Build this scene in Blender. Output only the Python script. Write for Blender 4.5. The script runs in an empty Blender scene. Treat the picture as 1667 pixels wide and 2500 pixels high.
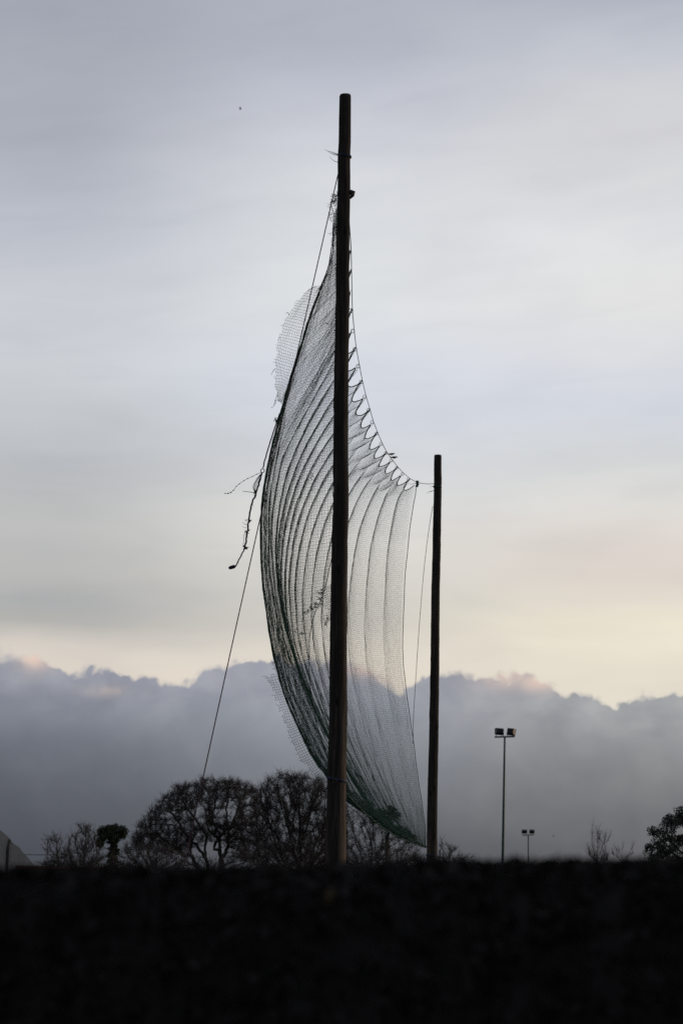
import bpy, math, random
import numpy as np
from mathutils import Vector, Matrix

random.seed(7)
RNG = np.random.default_rng(11)
S = bpy.context.scene
COL = S.collection

# ------------------------------------------------------------------ camera
F_PX, W_PX, H_PX = 5900.0, 1667.0, 2500.0      # focal length in pixels of the photograph
EYE = np.array([0.0, 0.0, 1.6])
PITCH = math.atan((2260 - 1250) / F_PX)
ROLL = 0.020
_F = np.array([0, math.cos(PITCH), math.sin(PITCH)])
_U0 = np.array([0, -math.sin(PITCH), math.cos(PITCH)])
_R0 = np.array([1.0, 0, 0])
_R = math.cos(ROLL) * _R0 + math.sin(ROLL) * _U0
_U = math.cos(ROLL) * _U0 - math.sin(ROLL) * _R0
cam_d = bpy.data.cameras.new('camera')
cam = bpy.data.objects.new('camera', cam_d)
COL.objects.link(cam)
m = Matrix.Identity(4)
for i in range(3):
    m[i][0], m[i][1], m[i][2], m[i][3] = _R[i], _U[i], -_F[i], EYE[i]
cam.matrix_world = m
cam_d.sensor_fit = 'VERTICAL'
cam_d.sensor_height = 36.0
cam_d.lens = F_PX / H_PX * 36.0
cam_d.clip_start = 0.1
cam_d.clip_end = 6000
cam_d.dof.use_dof = True
cam_d.dof.focus_distance = 46.0
cam_d.dof.aperture_fstop = 2.9
S.camera = cam

KD = 1667.0 / 1568.0                            # my measurements were read off at 1568 px width
def direction(x, y):
    v = _F + _R * ((x * KD - W_PX / 2) / F_PX) + _U * ((H_PX / 2 - y * KD) / F_PX)
    return v / np.linalg.norm(v)
def D(x, y, d):
    """the place at distance d (metres north of the camera) seen in the direction (x, y)"""
    v = direction(x, y)
    return EYE + v * (d / v[1])
def proj(P):
    q = np.asarray(P) - EYE
    z = q @ _F
    return (q @ _R / z * F_PX + W_PX / 2) / KD, (H_PX / 2 - q @ _U / z * F_PX) / KD
def azel(x, y):
    v = direction(x, y)
    return math.atan2(v[0], v[1]), math.asin(v[2])

# ------------------------------------------------------------------ exposure
S.render.engine = 'CYCLES'
S.view_settings.view_transform = 'Standard'
S.view_settings.look = 'None'
S.view_settings.exposure = 0
S.view_settings.gamma = 1
S.view_settings.use_curve_mapping = False
S.cycles.max_bounces = 5
S.cycles.use_denoising = False

# ------------------------------------------------------------------ sun (already low, veiled, away to the right)
SUN_AZ, SUN_EL = math.radians(68), math.radians(6)
sun_d = bpy.data.lights.new('sun', 'SUN')
sun_d.energy = 0.9
sun_d.color = (1.0, 0.72, 0.45)
sun_d.angle = math.radians(12)
sun = bpy.data.objects.new('sun', sun_d)
COL.objects.link(sun)
_sv = Vector((math.sin(SUN_AZ) * math.cos(SUN_EL), math.cos(SUN_AZ) * math.cos(SUN_EL), math.sin(SUN_EL)))
sun.rotation_euler = _sv.to_track_quat('Z', 'Y').to_euler()

# ------------------------------------------------------------------ sky
def lin(c):
    return tuple((v / 255 / 12.92) if v / 255 <= 0.04045 else ((v / 255 + 0.055) / 1.055) ** 2.4 for v in c)

class NT:
    """small helper to write node trees as expressions"""
    def __init__(self, tree):
        self.t = tree; self.n = tree.nodes; self.l = tree.links
    def put(self, sock, v):
        if isinstance(v, bpy.types.NodeSocket): self.l.new(v, sock)
        elif v is not None: sock.default_value = v
    def math(self, op, a, b=None, c=None, clamp=False):
        n = self.n.new('ShaderNodeMath'); n.operation = op; n.use_clamp = clamp
        for i, v in enumerate((a, b, c)):
            if v is not None: self.put(n.inputs[i], v)
        return n.outputs[0]
    def add(self, a, b): return self.math('ADD', a, b)
    def sub(self, a, b): return self.math('SUBTRACT', a, b)
    def mul(self, a, b): return self.math('MULTIPLY', a, b)
    def smooth(self, v, lo, hi):
        n = self.n.new('ShaderNodeMapRange'); n.interpolation_type = 'SMOOTHSTEP'
        self.put(n.inputs['Value'], v); n.inputs['From Min'].default_value = lo; n.inputs['From Max'].default_value = hi
        return n.outputs['Result']
    def maprange(self, v, lo, hi, a=0.0, b=1.0):
        n = self.n.new('ShaderNodeMapRange')
        self.put(n.inputs['Value'], v)
        for k, x in (('From Min', lo), ('From Max', hi), ('To Min', a), ('To Max', b)): n.inputs[k].default_value = x
        return n.outputs['Result']
    def ramp(self, v, stops, interp='LINEAR'):
        n = self.n.new('ShaderNodeValToRGB'); r = n.color_ramp; r.interpolation = interp
        stops = sorted(stops)
        while len(r.elements) < len(stops): r.elements.new(0.5)
        for e, (p, c) in zip(r.elements, stops): e.position = p; e.color = (*c, 1)
        self.put(n.inputs[0], v)
        return n.outputs[0]
    def mix(self, f, a, b, mode='MIX'):
        n = self.n.new('ShaderNodeMix'); n.data_type = 'RGBA'; n.blend_type = mode; n.clamp_factor = True
        self.put(n.inputs[0], f)
        for s, v in ((n.inputs[6], a), (n.inputs[7], b)):
            self.put(s, (*v, 1) if isinstance(v, tuple) and len(v) == 3 else v)
        return n.outputs[2]
    def vec(self, x, y, z):
        n = self.n.new('ShaderNodeCombineXYZ')
        for i, v in enumerate((x, y, z)): self.put(n.inputs[i], v)
        return n.outputs[0]
    def noise(self, vec, scale, detail=4.0, rough=0.55, out='Fac', dist=0.0):
        n = self.n.new('ShaderNodeTexNoise'); self.put(n.inputs['Vector'], vec)
        n.inputs['Scale'].default_value = scale; n.inputs['Detail'].default_value = detail
        n.inputs['Roughness'].default_value = rough; n.inputs['Distortion'].default_value = dist
        return n.outputs[out]

def build_world():
    w = bpy.data.worlds.new('World'); S.world = w; w.use_nodes = True
    t = NT(w.node_tree); t.n.clear()
    tc = t.n.new('ShaderNodeTexCoord')
    sx = t.n.new('ShaderNodeSeparateXYZ'); t.l.new(tc.outputs['Generated'], sx.inputs[0])
    X, Y, Z = sx.outputs
    az = t.math('ARCTAN2', X, Y); el = t.math('ARCSINE', Z)
    E0, E1 = -0.05, 0.60
    # veil of high cloud: three vertical profiles (left, centre, right) read in the direction of view
    rows = [-400, 0, 100, 200, 300, 400, 550, 700, 850, 950, 1050, 1150, 1200, 1260, 1320, 1380, 1430, 1490, 1560, 1800]
    left = [(160, 165, 178), (166, 170, 182), (169, 173, 184), (171, 175, 186), (172, 176, 187), (180, 184, 195), (190, 194, 204),
            (203, 206, 212), (206, 210, 215), (196, 200, 204), (185, 188, 193), (188, 190, 191), (191, 192, 191), (188, 189, 188),
            (185, 185, 183), (175, 176, 177), (179, 178, 175), (216, 209, 200), (226, 215, 203), (226, 215, 203)]
    mid = [(165, 169, 182), (176, 181, 193), (177, 182, 194), (190, 194, 206), (206, 209, 217), (213, 216, 221), (218, 221, 225),
           (223, 226, 229), (217, 221, 230), (213, 217, 226), (212, 215, 219), (218, 219, 218), (222, 221, 218), (222, 220, 215),
           (217, 214, 208), (210, 207, 200), (211, 206, 198), (222, 215, 204), (228, 218, 204), (228, 218, 204)]
    right = [(168, 172, 186), (177, 181, 194), (196, 200, 209), (211, 212, 216), (212, 212, 215), (216, 218, 220), (226, 227, 229),
             (227, 227, 227), (215, 218, 225), (211, 215, 223), (213, 215, 216), (224, 222, 218), (224, 218, 213), (222, 214, 207),
             (221, 213, 204), (230, 222, 208), (236, 229, 210), (236, 228, 210), (229, 221, 206), (229, 221, 206)]
    xs = (90, 784, 1480)
    warp = t.noise(t.vec(t.mul(X, 1.0), t.mul(Y, 1.0), t.mul(t.sub(Z, t.mul(X, 0.10)), 2.6)), 9.0, 4.0, 0.5)
    elw = t.add(el, t.mul(t.sub(warp, 0.5), 0.020))
    f = t.maprange(elw, E0, E1)
    cols = []
    for x, tab in zip(xs, (left, mid, right)):
        cols.append(t.ramp(f, [((azel(x, r)[1] - E0) / (E1 - E0), lin(c)) for r, c in zip(rows, tab)]))
    a0, a1, a2 = (azel(x, 1200)[0] for x in xs)
    veil = t.mix(t.smooth(az, a0, a1), cols[0], cols[1])
    veil = t.mix(t.smooth(az, a1, a2), veil, cols[2])
    tilt = t.mul(t.math('SUBTRACT', t.smooth(el, 0.10, 0.32), 0.25), 0.22)      # the streaks lean more the higher they are
    streak = t.noise(t.vec(t.mul(X, 2.2), t.mul(Y, 2.2), t.mul(t.sub(Z, t.mul(X, tilt)), 11.0)), 7.0, 5.0, 0.5, dist=0.6)
    veil = t.mix(1.0, veil, t.ramp(streak, [(0.25, (0.955, 0.957, 0.962)), (0.5, (1, 1, 1)), (0.75, (1.03, 1.027, 1.02))]), 'MULTIPLY')
    puff = t.noise(t.vec(t.mul(X, 1.0), t.mul(Y, 1.0), t.mul(Z, 2.0)), 16.0, 5.0, 0.55)
    veil = t.mix(1.0, veil, t.ramp(puff, [(0.25, (0.965, 0.967, 0.972)), (0.75, (1.03, 1.028, 1.022))]), 'MULTIPLY')
    # bank of cumulus above the horizon
    top = [(-60, 1500), (0, 1490), (30, 1482), (70, 1487), (105, 1512), (150, 1535), (200, 1527), (255, 1525), (300, 1541), (345, 1548), (400, 1559),
           (440, 1551), (470, 1530), (500, 1523), (545, 1521), (600, 1508), (640, 1513), (700, 1512), (780, 1508), (840, 1513), (880, 1536),
           (935, 1560), (960, 1546), (1000, 1527), (1030, 1521), (1062, 1533), (1110, 1546), (1150, 1534), (1190, 1530), (1230, 1545), (1270, 1570),
           (1330, 1590), (1400, 1601), (1440, 1587), (1480, 1594), (1510, 1597), (1545, 1583), (1568, 1588), (1640, 1575)]
    fc = t.n.new('ShaderNodeFloatCurve'); cv = fc.mapping.curves[0]
    A0, A1, H0, H1 = -0.16, 0.16, 0.09, 0.16
    pts = [((azel(x, y)[0] - A0) / (A1 - A0), (azel(x, y)[1] - H0) / (H1 - H0)) for x, y in top]
    while len(cv.points) < len(pts): cv.points.new(0.5, 0.5)
    for p, (x, y) in zip(cv.points, pts): p.location = (x, y); p.handle_type = 'AUTO_CLAMPED'
    fc.mapping.update()
    t.l.new(t.maprange(az, A0, A1), fc.inputs['Value'])
    h = t.maprange(fc.outputs[0], 0, 1, H0, H1)
    big = t.noise(tc.outputs['Generated'], 12.0, 3.0, 0.5)
    inside = t.math('LESS_THAN', t.math('ABSOLUTE', az), 0.15)
    h = t.add(h, t.mul(t.mul(t.sub(1.0, inside), t.sub(big, 0.5)), 0.03))
    bump = t.noise(t.vec(X, Y, Z), 115.0, 6.0, 0.55, dist=0.3)
    bump2 = t.noise(t.vec(X, Y, t.mul(Z, 1.2)), 45.0, 5.0, 0.5)
    def lumps(scale):
        wob = t.n.new('ShaderNodeVectorMath'); wob.operation = 'SCALE'; wob.inputs['Scale'].default_value = 0.010
        nn = t.n.new('ShaderNodeTexNoise'); nn.inputs['Scale'].default_value = scale * 0.7; t.l.new(t.vec(X, Y, Z), nn.inputs['Vector']); t.l.new(nn.outputs['Color'], wob.inputs[0])
        ad = t.n.new('ShaderNodeVectorMath'); ad.operation = 'ADD'; t.l.new(t.vec(X, Y, Z), ad.inputs[0]); t.l.new(wob.outputs[0], ad.inputs[1])
        v = t.n.new('ShaderNodeTexVoronoi'); v.feature = 'SMOOTH_F1'; v.inputs['Scale'].default_value = scale; v.inputs['Smoothness'].default_value = 0.25
        t.l.new(ad.outputs[0], v.inputs['Vector'])
        return t.sub(0.45, v.outputs['Distance'])
    l1, l2 = lumps(75.0), lumps(190.0)
    edge = t.add(t.sub(h, el), t.add(t.add(t.mul(l1, 0.0078), t.mul(l2, 0.0042)), t.add(t.mul(t.sub(bump, 0.5), 0.0050), t.mul(t.sub(bump2, 0.5), 0.004))))
    ragged = t.noise(t.vec(X, Y, Z), 30.0, 2.0, 0.5)
    softness = t.mul(t.math('MAXIMUM', t.sub(ragged, 0.50), 0.0), 0.024)
    mask = t.math('MULTIPLY', t.smooth(edge, -0.0012, 0.0036), t.math('DIVIDE', t.math('MAXIMUM', t.add(edge, 0.0012), 0.0), t.add(softness, 0.0020)), clamp=True)
    brow = [1470, 1520, 1570, 1620, 1700, 1780, 1860, 1960, 2120, 2400]
    bl = [(162, 162, 171), (157, 159, 169), (148, 151, 162), (133, 137, 149), (113, 117, 128), (97, 101, 111), (86, 90, 99), (74, 78, 87), (68, 72, 80), (60, 62, 68)]
    bm = [(158, 160, 170), (156, 158, 169), (158, 160, 170), (152, 156, 165), (140, 144, 152), (124, 128, 136), (108, 112, 119), (90, 93, 100), (78, 81, 88), (60, 62, 68)]
    br = [(168, 164, 166), (164, 162, 166), (160, 160, 164), (166, 167, 169), (150, 151, 154), (132, 133, 136), (116, 117, 121), (101, 102, 107), (88, 89, 94), (60, 62, 68)]
    elb = t.add(el, t.mul(t.sub(t.noise(tc.outputs['Generated'], 20.0, 4.0, 0.5), 0.5), 0.012))
    fb = t.maprange(elb, E0, 0.2)
    bc = [t.ramp(fb, [((azel(x, r)[1] - E0) / (0.2 - E0), lin(c)) for r, c in zip(brow, tab)]) for x, tab in zip(xs, (bl, bm, br))]
    bank = t.mix(t.smooth(az, a0, a1), bc[0], bc[1])
    bank = t.mix(t.smooth(az, a1, a2), bank, bc[2])
    lobe = t.add(t.noise(t.vec(X, Y, t.mul(Z, 1.35)), 38.0, 6.0, 0.52, dist=0.4), t.mul(l1, 0.22))
    topness = t.math('SUBTRACT', 1.0, t.smooth(edge, 0.0, 0.030))
    light = t.ramp(lobe, [(0.30, (0.84, 0.85, 0.875)), (0.5, (1.0, 1.0, 1.0)), (0.70, (1.22, 1.20, 1.17))])
    soft = t.ramp(lobe, [(0.30, (0.93, 0.935, 0.945)), (0.5, (1, 1, 1)), (0.7, (1.08, 1.075, 1.065))])
    bank = t.mix(1.0, bank, t.mix(topness, soft, light), 'MULTIPLY')
    crest = t.ramp(t.maprange(t.add(edge, t.mul(t.sub(lobe, 0.5), 0.012)), 0.0, 0.04), [(0.0, (1.05, 1.05, 1.05)), (0.12, (1.0, 1.002, 1.006)), (0.30, (0.97, 0.973, 0.98)), (0.5, (1.02, 1.02, 1.016)), (1.0, (1, 1, 1))])
    bank = t.mix(1.0, bank, crest, 'MULTIPLY')
    # the crests that still catch the last light
    glow = None
    for (cx, cy, sx_, sy_, k) in ((74, 1508, 34, 26, 1.0), (838, 1528, 46, 19, 1.0), (900, 1550, 36, 14, 0.9), (1160, 1550, 56, 24, 0.75), (1235, 1566, 42, 18, 0.8), (265, 1585, 50, 12, 0.35)):
        ca, ce = azel(cx, cy)
        u = t.math('DIVIDE', t.sub(az, ca), sx_ * KD / F_PX); v = t.math('DIVIDE', t.sub(el, ce), sy_ * KD / F_PX)
        g = t.mul(t.math('EXPONENT', t.mul(t.add(t.mul(u, u), t.mul(v, v)), -0.7)), k)
        glow = g if glow is None else t.math('MAXIMUM', glow, g)
    glow = t.mul(glow, t.smooth(bump2, 0.30, 0.54))
    bank = t.mix(glow, bank, lin((230, 205, 190)))
    sky = t.mix(mask, veil, bank)
    # away from the afterglow the overcast goes on, a little dimmer
    away = t.smooth(t.math('ABSOLUTE', t.sub(az, 0.4)), 0.5, 2.4)
    over = t.ramp(t.maprange(el, -0.1, 1.57), [(0.0, lin((70, 72, 80))), (0.12, lin((120, 123, 134))), (0.3, lin((140, 144, 158))), (1.0, lin((150, 155, 172)))])
    sky = t.mix(t.math('MAXIMUM', away, t.smooth(el, 0.45, 1.2)), sky, over)
    # physical sky shining faintly through the veil
    ns = t.n.new('ShaderNodeTexSky'); ns.sky_type = 'NISHITA'; ns.sun_disc = False
    ns.sun_elevation = SUN_EL; ns.sun_rotation = SUN_AZ
    scaled = t.mix(1.0, sky, (10.0, 10.0, 10.0), 'MULTIPLY')
    allc = t.mix(0.02, scaled, ns.outputs[0])
    bg = t.n.new('ShaderNodeBackground'); bg.inputs['Strength'].default_value = 0.1
    t.l.new(allc, bg.inputs['Color'])
    out = t.n.new('ShaderNodeOutputWorld'); t.l.new(bg.outputs[0], out.inputs['Surface'])
    w.cycles.sampling_method = 'MANUAL'; w.cycles.sample_map_resolution = 512
build_world()

# ------------------------------------------------------------------ materials
def material(name, color, rough=0.8, vary=0.35, scale=6.0, stretch=(1, 1, 1), bump=0.0, spec=0.3, color2=None):
    mt = bpy.data.materials.new(name); mt.use_nodes = True
    t = NT(mt.node_tree); b = t.n['Principled BSDF']
    tc = t.n.new('ShaderNodeTexCoord'); mp = t.n.new('ShaderNodeMapping')
    t.l.new(tc.outputs['Object'], mp.inputs[0]); mp.inputs['Scale'].default_value = stretch
    nz = t.noise(mp.outputs[0], scale, 6.0, 0.6)
    hi = color2 or tuple(min(1, c * (1 + vary)) for c in color)
    c = t.ramp(nz, [(0.3, tuple(v * (1 - vary) for v in color)), (0.5, color), (0.72, hi)])
    t.l.new(c, b.inputs['Base Color'])
    b.inputs['Roughness'].default_value = rough; b.inputs['Specular IOR Level'].default_value = spec
    if bump:
        bn = t.n.new('ShaderNodeBump'); bn.inputs['Strength'].default_value = bump; bn.inputs['Distance'].default_value = 0.02
        t.l.new(nz, bn.inputs['Height']); t.l.new(bn.outputs[0], b.inputs['Normal'])
    return mt

def timber_material(name, worn_lit_top):
    """creosoted pole: dark stain, paler in long worn vertical streaks, kept to the right as painted sunlight"""
    mt = bpy.data.materials.new(name); mt.use_nodes = True
    t = NT(mt.node_tree); b = t.n['Principled BSDF']
    tc = t.n.new('ShaderNodeTexCoord')
    sx = t.n.new('ShaderNodeSeparateXYZ'); t.l.new(tc.outputs['Object'], sx.inputs[0])
    X, Y, Z = sx.outputs
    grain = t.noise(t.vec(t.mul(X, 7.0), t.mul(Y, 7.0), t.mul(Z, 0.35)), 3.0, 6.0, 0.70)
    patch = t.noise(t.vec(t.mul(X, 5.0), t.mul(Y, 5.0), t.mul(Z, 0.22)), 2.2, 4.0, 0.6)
    side = t.smooth(t.add(X, t.mul(t.sub(patch, 0.5), 0.22)), 0.045, 0.115)          # sunward side only: its lit strip is painted in as paler colour
    worn_lit = t.mul(t.mul(t.smooth(t.add(patch, t.mul(t.sub(grain, 0.5), 0.5)), 0.30, 0.55), side), t.maprange(Z, worn_lit_top, 2.5, 0.10, 1.0))
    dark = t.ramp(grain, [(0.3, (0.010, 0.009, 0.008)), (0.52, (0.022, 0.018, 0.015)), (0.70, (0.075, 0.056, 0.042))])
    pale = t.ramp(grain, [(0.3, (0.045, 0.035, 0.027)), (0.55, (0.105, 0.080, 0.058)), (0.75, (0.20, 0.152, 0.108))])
    knot = t.n.new('ShaderNodeTexVoronoi'); knot.inputs['Scale'].default_value = 1.0; knot.inputs['Randomness'].default_value = 1.0
    t.l.new(t.vec(t.mul(X, 4.0), t.mul(Y, 4.0), t.mul(Z, 1.6)), knot.inputs['Vector'])
    kn = t.smooth(knot.outputs['Distance'], 0.06, 0.20)
    c = t.mix(worn_lit, dark, pale)
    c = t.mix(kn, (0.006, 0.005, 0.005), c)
    t.l.new(c, b.inputs['Base Color'])
    b.inputs['Roughness'].default_value = 0.85; b.inputs['Specular IOR Level'].default_value = 0.2
    bn = t.n.new('ShaderNodeBump'); bn.inputs['Strength'].default_value = 0.7; bn.inputs['Distance'].default_value = 0.02
    t.l.new(grain, bn.inputs['Height']); t.l.new(bn.outputs[0], b.inputs['Normal'])
    return mt

M = dict(
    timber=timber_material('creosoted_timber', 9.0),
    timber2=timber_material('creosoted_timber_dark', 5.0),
    net=material('green_net_twine', (0.011, 0.044, 0.034), 0.75, 0.4, 3.0, spec=0.15),
    cord=material('green_cord', (0.008, 0.055, 0.040), 0.7, 0.3, 8.0),
    guy=material('maroon_guy_rope', (0.035, 0.010, 0.022), 0.7, 0.4, 4.0),
    ring=material('rusty_steel', (0.05, 0.045, 0.04), 0.5, 0.4, 20.0),
    twine=material('blue_twine', (0.008, 0.022, 0.05), 0.7, 0.4, 12.0),
    oldrope=material('frayed_navy_rope', (0.012, 0.014, 0.035), 0.8, 0.5, 15.0),
    bark=material('winter_bark', (0.050, 0.043, 0.036), 0.9, 0.4, 3.0, bump=0.4),
    twig=material('twig_bark', (0.045, 0.036, 0.032), 0.9, 0.3, 1.0),
    ivy=material('ivy_leaf', (0.022, 0.034, 0.014), 0.6, 0.5, 1.5),
    leaf=material('evergreen_leaf', (0.020, 0.028, 0.017), 0.6, 0.5, 1.2),
    hedge=material('hedge_leaf', (0.022, 0.021, 0.020), 0.9, 0.22, 5.0, spec=0.03),
    hedgecore=material('hedge_wood', (0.021, 0.020, 0.019), 0.95, 0.3, 8.0, spec=0.1),
    yleaf=material('yellowed_leaf', (0.035, 0.025, 0.006), 0.7, 0.3, 9.0),
    grass=material('field_grass', (0.030, 0.045, 0.016), 0.95, 0.4, 0.6, spec=0.1),
    steel=material('green_painted_steel', (0.012, 0.045, 0.042), 0.45, 0.25, 2.0, spec=0.4),
    lamp=material('lamp_housing', (0.020, 0.028, 0.026), 0.45, 0.3, 6.0, spec=0.4),
    rim=material('pale_rim', (0.35, 0.33, 0.30), 0.4, 0.2, 9.0),
    glass=material('lamp_glass', (0.06, 0.07, 0.08), 0.12, 0.1, 2.0, spec=0.6),
    render=material('stained_render', (0.30, 0.285, 0.26), 0.9, 0.25, 0.9, (1.5, 1.5, 0.4), 0.2),
    roof=material('weathered_sheet_roof', (0.10, 0.095, 0.09), 0.7, 0.3, 2.0),
    pipe=material('dark_pipe', (0.03, 0.028, 0.026), 0.6, 0.2, 4.0),
    brick=material('old_red_brick', (0.10, 0.035, 0.025), 0.9, 0.4, 3.0),
    wire=material('black_cable', (0.015, 0.015, 0.016), 0.6, 0.2, 4.0),
    feather=material('dark_feathers', (0.012, 0.013, 0.014), 0.55, 0.4, 40.0),
)

# ------------------------------------------------------------------ mesh helpers
class MB:
    """collects vertices and quads or triangles, then links them as one mesh object"""
    def __init__(self): self.v = []; self.f = []; self.n = 0
    def add(self, V, Fc):
        self.v.append(np.asarray(V, float)); self.f += [tuple(i + self.n for i in q) for q in Fc]; self.n += len(V)
    def tube(self, P, r, sides=6, cap=True):
        P = np.asarray(P, float); k = len(P)
        r = np.broadcast_to(np.asarray(r, float), (k,))
        T = np.gradient(P, axis=0); T /= np.linalg.norm(T, axis=1)[:, None] + 1e-12
        ref = np.array([0.31, 0.95, 0.05]) if abs(T[0] @ np.array([0.31, 0.95, 0.05])) < 0.9 else np.array([1.0, 0, 0])
        A = np.cross(T, ref); A /= np.linalg.norm(A, axis=1)[:, None] + 1e-12
        B = np.cross(T, A)
        an = np.arange(sides) * 2 * math.pi / sides
        V = (P[:, None] + r[:, None, None] * (np.cos(an)[None, :, None] * A[:, None] + np.sin(an)[None, :, None] * B[:, None])).reshape(-1, 3)
        Fc = [(i * sides + j, i * sides + (j + 1) % sides, (i + 1) * sides + (j + 1) % sides, (i + 1) * sides + j) for i in range(k - 1) for j in range(sides)]
        if cap and sides > 3:
            Fc += [tuple(range(sides))[::-1], tuple(range((k - 1) * sides, k * sides))]
        self.add(V, Fc)
    def ring(self, c, R, r, axis, n=18, sides=6):
        axis = np.asarray(axis, float); axis /= np.linalg.norm(axis)
        a = np.cross(axis, [0.2, 0.3, 0.93]); a /= np.linalg.norm(a); b = np.cross(axis, a)
        V = []
        for i in range(n):
            th = 2 * math.pi * i / n; o = math.cos(th) * a + math.sin(th) * b
            for j in range(sides):
                ph = 2 * math.pi * j / sides
                V.append(np.asarray(c) + o * (R + r * math.cos(ph)) + axis * r * math.sin(ph))
        Fc = [(i * sides + j, i * sides + (j + 1) % sides, ((i + 1) % n) * sides + (j + 1) % sides, ((i + 1) % n) * sides + j) for i in range(n) for j in range(sides)]
        self.add(V, Fc)
    def box(self, c, size, rot=None):
        s = np.array(size) / 2
        V = np.array([(x, y, z) for x in (-1, 1) for y in (-1, 1) for z in (-1, 1)]) * s
        if rot is not None: V = V @ np.array(rot.to_3x3()).T
        self.add(V + np.asarray(c), [(0, 1, 3, 2), (4, 6, 7, 5), (0, 4, 5, 1), (2, 3, 7, 6), (0, 2, 6, 4), (1, 5, 7, 3)])
    def build(self, name, mat, parent=None, smooth=True):
        me = bpy.data.meshes.new(name)
        me.from_pydata(np.concatenate(self.v).tolist(), [], self.f)
        return link(name, me, mat, parent, smooth)

def link(name, me, mat, parent=None, smooth=True):
    if mat: me.materials.append(mat)
    if smooth: me.polygons.foreach_set('use_smooth', np.ones(len(me.polygons), bool))
    me.update()
    o = bpy.data.objects.new(name, me); COL.objects.link(o)
    if parent is not None:
        o.parent = parent
        o.matrix_parent_inverse = Matrix.Translation(-Vector(parent.location))
    return o

def quad_mesh(name, V, Q, mat, parent=None, smooth=True):
    """fast mesh from numpy arrays of vertices and quads"""
    me = bpy.data.meshes.new(name)
    V = np.ascontiguousarray(V, np.float32); Q = np.ascontiguousarray(Q, np.int32)
    k = Q.shape[1]
    me.vertices.add(len(V)); me.vertices.foreach_set('co', V.ravel())
    me.loops.add(Q.size); me.loops.foreach_set('vertex_index', Q.ravel())
    me.polygons.add(len(Q)); me.polygons.foreach_set('loop_start', np.arange(0, Q.size, k, dtype=np.int32))
    me.update(calc_edges=True)
    return link(name, me, mat, parent, smooth)

def thing(name, label, cat, loc, group=None):
    o = bpy.data.objects.new(name, None); COL.objects.link(o)
    o.empty_display_size = 0.2; o.location = [float(v) for v in loc]
    return tag(o, label, cat, group)
def tag(o, label, cat, group=None):
    o['label'] = label; o['category'] = cat
    if group: o['group'] = group
    return o

def spline(xs, ys, q):
    """monotone-ish cubic through the points"""
    xs = np.asarray(xs, float); ys = np.asarray(ys, float); q = np.asarray(q, float)
    mm = np.gradient(ys, xs)
    i = np.clip(np.searchsorted(xs, q) - 1, 0, len(xs) - 2)
    hh = xs[i + 1] - xs[i]; u = np.clip((q - xs[i]) / hh, 0, 1)
    return ((2 * u**3 - 3 * u**2 + 1) * ys[i] + (u**3 - 2 * u**2 + u) * hh * mm[i] + (-2 * u**3 + 3 * u**2) * ys[i + 1] + (u**3 - u**2) * hh * mm[i + 1])

def smooth_path(P, n):
    P = np.asarray(P, float); s = np.r_[0, np.cumsum(np.linalg.norm(np.diff(P, axis=0), axis=1))]
    q = np.linspace(0, s[-1], n)
    return np.stack([spline(s, P[:, k], q) for k in range(3)], 1)

# ------------------------------------------------------------------ ground
def field():
    n = 90
    g = np.sign(np.linspace(-1, 1, n)) * np.abs(np.linspace(-1, 1, n)) ** 2.2 * 3000
    V = np.array([(x, y + 400, 0.0) for y in g for x in g])
    V[:, 2] = 0.02 * np.sin(V[:, 0] * 0.31) * np.cos(V[:, 1] * 0.23)
    Q = [(j * n + i, j * n + i + 1, (j + 1) * n + i + 1, (j + 1) * n + i) for j in range(n - 1) for i in range(n - 1)]
    o = quad_mesh('field', V, np.array(Q), M['grass'])
    o['kind'] = 'structure'; o['label'] = 'dark grass playing field behind the hedge'
field()

# ------------------------------------------------------------------ timber poles
D1, D2 = 40.0, 72.0
def ground_point(a, b, d):
    """follow the line through two measured points of an upright down to the ground"""
    p, q = D(*a, d), D(*b, d)
    return p + (q - p) * (p[2] / (p[2] - q[2]))
P1T, P1B = D(793, 218, D1), ground_point((793, 218), (770.5, 1985), D1)
P2T, P2B = D(1005, 1045, D2), ground_point((1005, 1045), (990, 1975), D2)

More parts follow.
